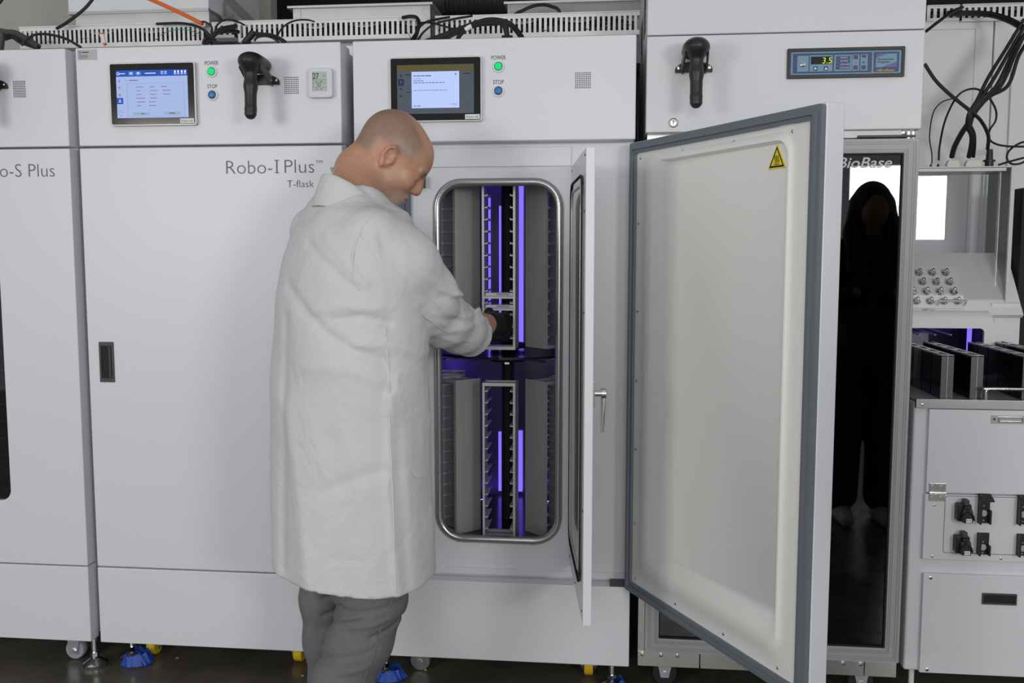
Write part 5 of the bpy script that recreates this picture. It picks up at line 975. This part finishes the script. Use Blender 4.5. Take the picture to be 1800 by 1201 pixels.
for s in (-1, 1):
    E_((.018, s*.052, -.045), (.035, .016, .045), .025); E_((.070, s*.040, -.018), (.025, .022, .022), .02); E_((.092, s*.034, .030), (.013, .026, .010), .012); E_((.100, s*.034, .008), (.014, .016, .010), .010, 'sub'); E_((.087, s*.033, .008), (.012, .016, .012), .008)
    E_((-.004, s*.078, .002), (.018, .008, .031), .006); E_((.003, s*.086, .006), (.010, .006, .018), .004, 'sub'); E_((.010, s*.078, -.004), (.006, .008, .010), .004)
    E_((.105, s*.014, -.026), (.010, .008, .008), .008); E_((.108, s*.008, -.034), (.005, .004, .004), .003, 'sub')
    bo.chain([hl(-.006, s*.085, -.026), hl(-.020, s*.089, .000), hl(-.018, s*.091, .022), hl(-.004, s*.089, .033), hl(.008, s*.084, .028)], [.0050, .0045, .0045, .0045, .004], .004)
bo.chain([hl(.098, 0, .020), hl(.108, 0, -.004), hl(.114, 0, -.020)], [.009, .010, .0115], .012)
E_((.097, 0, -.052), (.014, .024, .007), .010); E_((.095, 0, -.065), (.013, .021, .006), .008); E_((.108, 0, -.058), (.012, .024, .0025), .003, 'sub')
neckb = mp(620, 372, -.42); bo.chain([hl(-.035, 0, -.020), hl(-.045, 0, -.075), neckb], [.062, .060, .072], .03); bo.cone(hl(.04, 0, -.085), hl(-.01, 0, -.13), .038, .045, .03)
tc_ = np.array([-.72, MY+.02, 0]); bo.chain([tc_+[.02, .03, 1.34], tc_+[0, 0, 1.15], tc_+[0, 0, .90]], [.125, .125, .13], .06); bo.cone(tc_-Rd*.13+[.01, .02, 1.37], tc_+Rd*.13+[.01, .02, 1.37], .06, .06, .04)
wrist = mp(857, 571, -.065); hd_ = mp(900, 575, .030)-wrist; hd_ = hd_/np.linalg.norm(hd_)
bo.chain([mp(660, 432, -.53), mp(772, 556, -.36), wrist], [.055, .045, .030], .02); bo.chain([mp(640, 420, -.45)-Rd*.28, mp(640, 420, -.45)-Rd*.34+[.02, 0, -.27], mp(640, 420, -.45)-Rd*.24+Fd*.16+[0, 0, -.37]], [.05, .04, .030], .02)
def hand(S, w, d, u, g, mir=1, curl=1.0):
    """w wrist, d towards the knuckles, u thumb side, g added thickness; the palm looks along n"""
    u = u-d*(u@d); u = u/np.linalg.norm(u); n = np.cross(d, u)*mir
    S.chain([w, w+d*.03], [.029+g, .031+g], .01)
    kn = []
    for i, (o, l) in enumerate(((.030, .088), (.010, .094), (-.010, .090), (-.029, .080))):
        k = w+d*l+u*o; kn.append(k); S.cone(w+d*.02+u*o*.55, k, .016+g, .0115+g, .012)
    for i, (k, ls) in enumerate(zip(kn, ((.044, .026, .020), (.048, .030, .021), (.045, .028, .021), (.036, .021, .018)))):
        p = k; ang = 0
        for j, (l, da) in enumerate(zip(ls, (48, 62, 40))):
            ang += math.radians(da*curl*(1-.06*i)); q_ = p+(d*math.cos(ang)+n*math.sin(ang))*l; S.cone(p, q_, (.0095, .0085, .0078)[j]+g, (.0085, .0078, .0068)[j]+g, .003); p = q_
    t0 = w+d*.025+u*.022+n*.008; t1 = t0+(d*.6+u*.55+n*.55)*.042; t2 = t1+(d*.8+n*.55-u*.1)*.030; t3 = t2+(d*.8+n*.5-u*.35)*.024; S.chain([t0, t1, t2, t3], [.015+g, .0115+g, .0095+g, .008+g], .006)
LH = mp(640, 420, -.45)-Rd*.24+Fd*.16+np.array([0, 0, -.37])
UPV = np.array([-.25, 0, 1.0])
hand(bo, wrist, hd_, UPV, -.0012, -1); hand(bo, LH, Fd*.8+np.array([0, 0, -.6]), np.array([0, 0, 1.0]), 0, 1)
for lg in (legR, legL): bo.chain([p*[1, 1, 1] for p, r in lg]+[np.array([lg[-1][0][0], lg[-1][0][1], .06])], [r-.022 for p, r in lg]+[.035], .02)
bo.cone(legR[0][0]+[0, 0, .1], legL[0][0]+[0, 0, .1], .10, .10, .05); bo.cone(tc_+[0, 0, .92], (legR[0][0]+legL[0][0])/2+[0, 0, .12], .13, .12, .05)
bm_ = bo.mesh('body', SKIN, 3); V = np.empty(len(bm_.vertices)*3, np.float32); bm_.vertices.foreach_get('co', V); V = V.reshape(-1, 3); Q = (V-HO)@HR/HS; Q[:, 1] -= .078
base = np.array([.50, .265, .175]); col = np.tile(base, (len(V), 1))
def blend(w, c): 
    global col
    w = np.clip(w, 0, 1)[:, None]; col = col*(1-w)+np.array(c)*w
sst = lambda x, a, b_: np.clip((x-a)/(b_-a), 0, 1)
hair = sst(Q[:, 2], .018, .040)*(1-sst(Q[:, 0], .045, .068))*(1-sst(Q[:, 2]+Q[:, 0]*.55, .112, .124)); hair = np.maximum(hair, sst(-Q[:, 0], .045, .065)*sst(Q[:, 2], -.035, -.012)*(1-sst(Q[:, 2], .118, .128)))
blend(hair*.80, (.235, .165, .120)); blend(sst(Q[:, 2], .105, .13)*.5, (.56, .30, .18))
stub = np.exp(-((Q[:, 0]-.055)/.05)**2-((Q[:, 2]+.072)/.036)**2); blend(stub*.55, (.30, .21, .17)); blend(np.exp(-((Q[:, 0]-.088)/.022)**2-((Q[:, 2]+.085)/.028)**2)*.75, (.36, .33, .30)); blend(np.exp(-((Q[:, 0]-.105)/.016)**2-((Q[:, 2]+.047)/.008)**2-(Q[:, 1]/.03)**2)*.7, (.30, .27, .24))
blend(np.exp(-((Q[:, 0]-.105)/.02)**2-((Q[:, 2]-.031)/.007)**2)*sst(np.abs(Q[:, 1]), .008, .015)*.8, (.20, .13, .09)); blend(np.exp(-((Q[:, 0]+.004)/.025)**2-(Q[:, 2]/.04)**2)*sst(np.abs(Q[:, 1]), .078, .084)*.45, (.60, .24, .18)); blend(np.exp(-((Q[:, 0]-.122)/.018)**2-((Q[:, 2]+.028)/.018)**2)*.4, (.58, .24, .18)); blend(np.exp(-((Q[:, 0]-.106)/.016)**2-((Q[:, 2]+.058)/.009)**2-(Q[:, 1]/.028)**2)*.5, (.45, .19, .16))
ca = bm_.color_attributes.new('tone', 'FLOAT_COLOR', 'POINT'); ca.data.foreach_set('color', np.concatenate([col, np.ones((len(V), 1))], 1).astype(np.float32).ravel())
link('body', bm_, man, label='bald head with grey stubble, bare neck and wrist')
gl = SDF((-.50, -.16, 1.02), (-.25, .20, 1.25), .0028); hand(gl, wrist, hd_, UPV, .0022, -1); gl.field(lambda X, Y, Z: (X-wrist[0])*hd_[0]+(Y-wrist[1])*hd_[1]+(Z-wrist[2])*hd_[2]-.008, (-.50, -.20, 1.02), (-.25, .20, 1.25), 0, 'sub'); gl.cone(wrist+hd_*.014, wrist+hd_*.03, .035, .035, .004)
link('glove', gl.mesh('glove', GLOVE, 2), man, label='black nitrile glove on the right hand')
# eyes (closed lids cover most of them)
for s in (-1, 1):
    q = MB(); c = hl(.083, s*.033, .008); q.lathe(c-hx*.0105, hx, [(.0105-.0105*math.cos(t), .0105*math.sin(t)+.0001) for t in np.linspace(.05, math.pi-.05, 10)], 14); q.obj('eye', PAPER, man, smooth=True)

# ------------------------------------------------------------------ the woman who shows only as a reflection in the fridge glass
WY = 2.05; wc = np.array([at(1523, 600, WY)[0], -WY, 0.0]); hzt = at(1520, 325, WY)[2]
wm = thing('person', 'long-haired woman in dark clothes and white sneakers reflected in fridge glass', 'person', wc)
s = SDF(wc+[-.32, -.25, 0.0], wc+[.32, .30, hzt+.06], .009); hc = wc+[0, .04, hzt-.115]
s.ell(hc, (.074, .095, .112), 0); s.ell(hc+[0, .085, -.02], (.012, .02, .022), .015); s.chain([hc+[0, -.01, -.08], wc+[0, -.01, hzt-.30]], [.05, .055], .02); s.chain([wc+[0, 0, hzt-.36], wc+[0, 0, hzt-.62], wc+[0, 0, .86]], [.11, .105, .125], .05); s.cone(wc+[-.14, -.01, hzt-.32], wc+[.14, -.01, hzt-.32], .05, .05, .04)
for q_ in (-1, 1):
    s.chain([wc+[q_*.16, 0, hzt-.33], wc+[q_*.20, .0, hzt-.58], wc+[q_*.10, .16, hzt-.52]], [.045, .038, .028], .02); s.chain([wc+[q_*.085, 0, .86], wc+[q_*.09, .01, .46], wc+[q_*.09, -.01, .08]], [.085, .055, .040], .02)
wb = s.mesh('body', mat('woman_skin', (.40, .24, .17), .5), 1); link('body', wb, wm)
s = SDF(wc+[-.34, -.28, .6], wc+[.34, .32, hzt], .009); s.chain([wc+[0, 0, hzt-.36], wc+[0, 0, hzt-.62], wc+[0, 0, .80]], [.135, .13, .155], .05); s.cone(wc+[-.16, -.01, hzt-.33], wc+[.16, -.01, hzt-.33], .065, .065, .05)
for q_ in (-1, 1): s.chain([wc+[q_*.17, 0, hzt-.33], wc+[q_*.21, .0, hzt-.58], wc+[q_*.12, .14, hzt-.53]], [.062, .055, .045], .02)
link('dark_top', s.mesh('dark_top', mat('dark_top_fabric', (.02, .02, .024), .8), 1), wm)
s = SDF(wc+[-.26, -.22, .04], wc+[.26, .22, .95], .009)
for q_ in (-1, 1): s.chain([wc+[q_*.08, 0, .84], wc+[q_*.095, .01, .46], wc+[q_*.10, -.01, .13]], [.105, .085, .085], .03)
link('trousers', s.mesh('trousers', mat('brown_trousers', (.045, .038, .032), .85), 1), wm)
s = SDF(hc+[-.16, -.2, -.42], hc+[.16, .12, .16], .007); s.ell(hc+[0, -.02, .025], (.092, .105, .108), 0)
for q_ in (-1, 1): s.chain([hc+[q_*.07, -.02, .02], hc+[q_*.095, .0, -.12], hc+[q_*.10, .05, -.30]], [.04, .042, .03], .03)
s.chain([hc+[0, -.08, 0], hc+[0, -.10, -.25]], [.06, .06], .03); s.ell(hc+[0, .12, -.03], (.058, .09, .085), .01, None, 'sub'); link('hair', s.mesh('hair', mat('dark_hair', (.012, .009, .008), .45), 1), wm)
for q_ in (-1, 1):
    a0 = wc+[q_*.095, -.01, 0]; s = SDF(a0+[-.08, -.12, -.01], a0+[.08, .22, .14], .007); s.chain([a0+[0, -.05, .042], a0+[0, .06, .042], a0+[0, .15, .032]], [.042, .042, .034], .02); s.cone(a0+[0, -.02, .05], a0+[0, -.02, .09], .042, .04, .02); s.field(lambda X, Y, Z: Z-.002, a0+[-.08, -.12, -.01], a0+[.08, .22, .03], 0, 'sub'); link('sneaker', s.mesh('sneaker', mat('white_sneaker', (.65, .63, .60), .6), 1), wm)
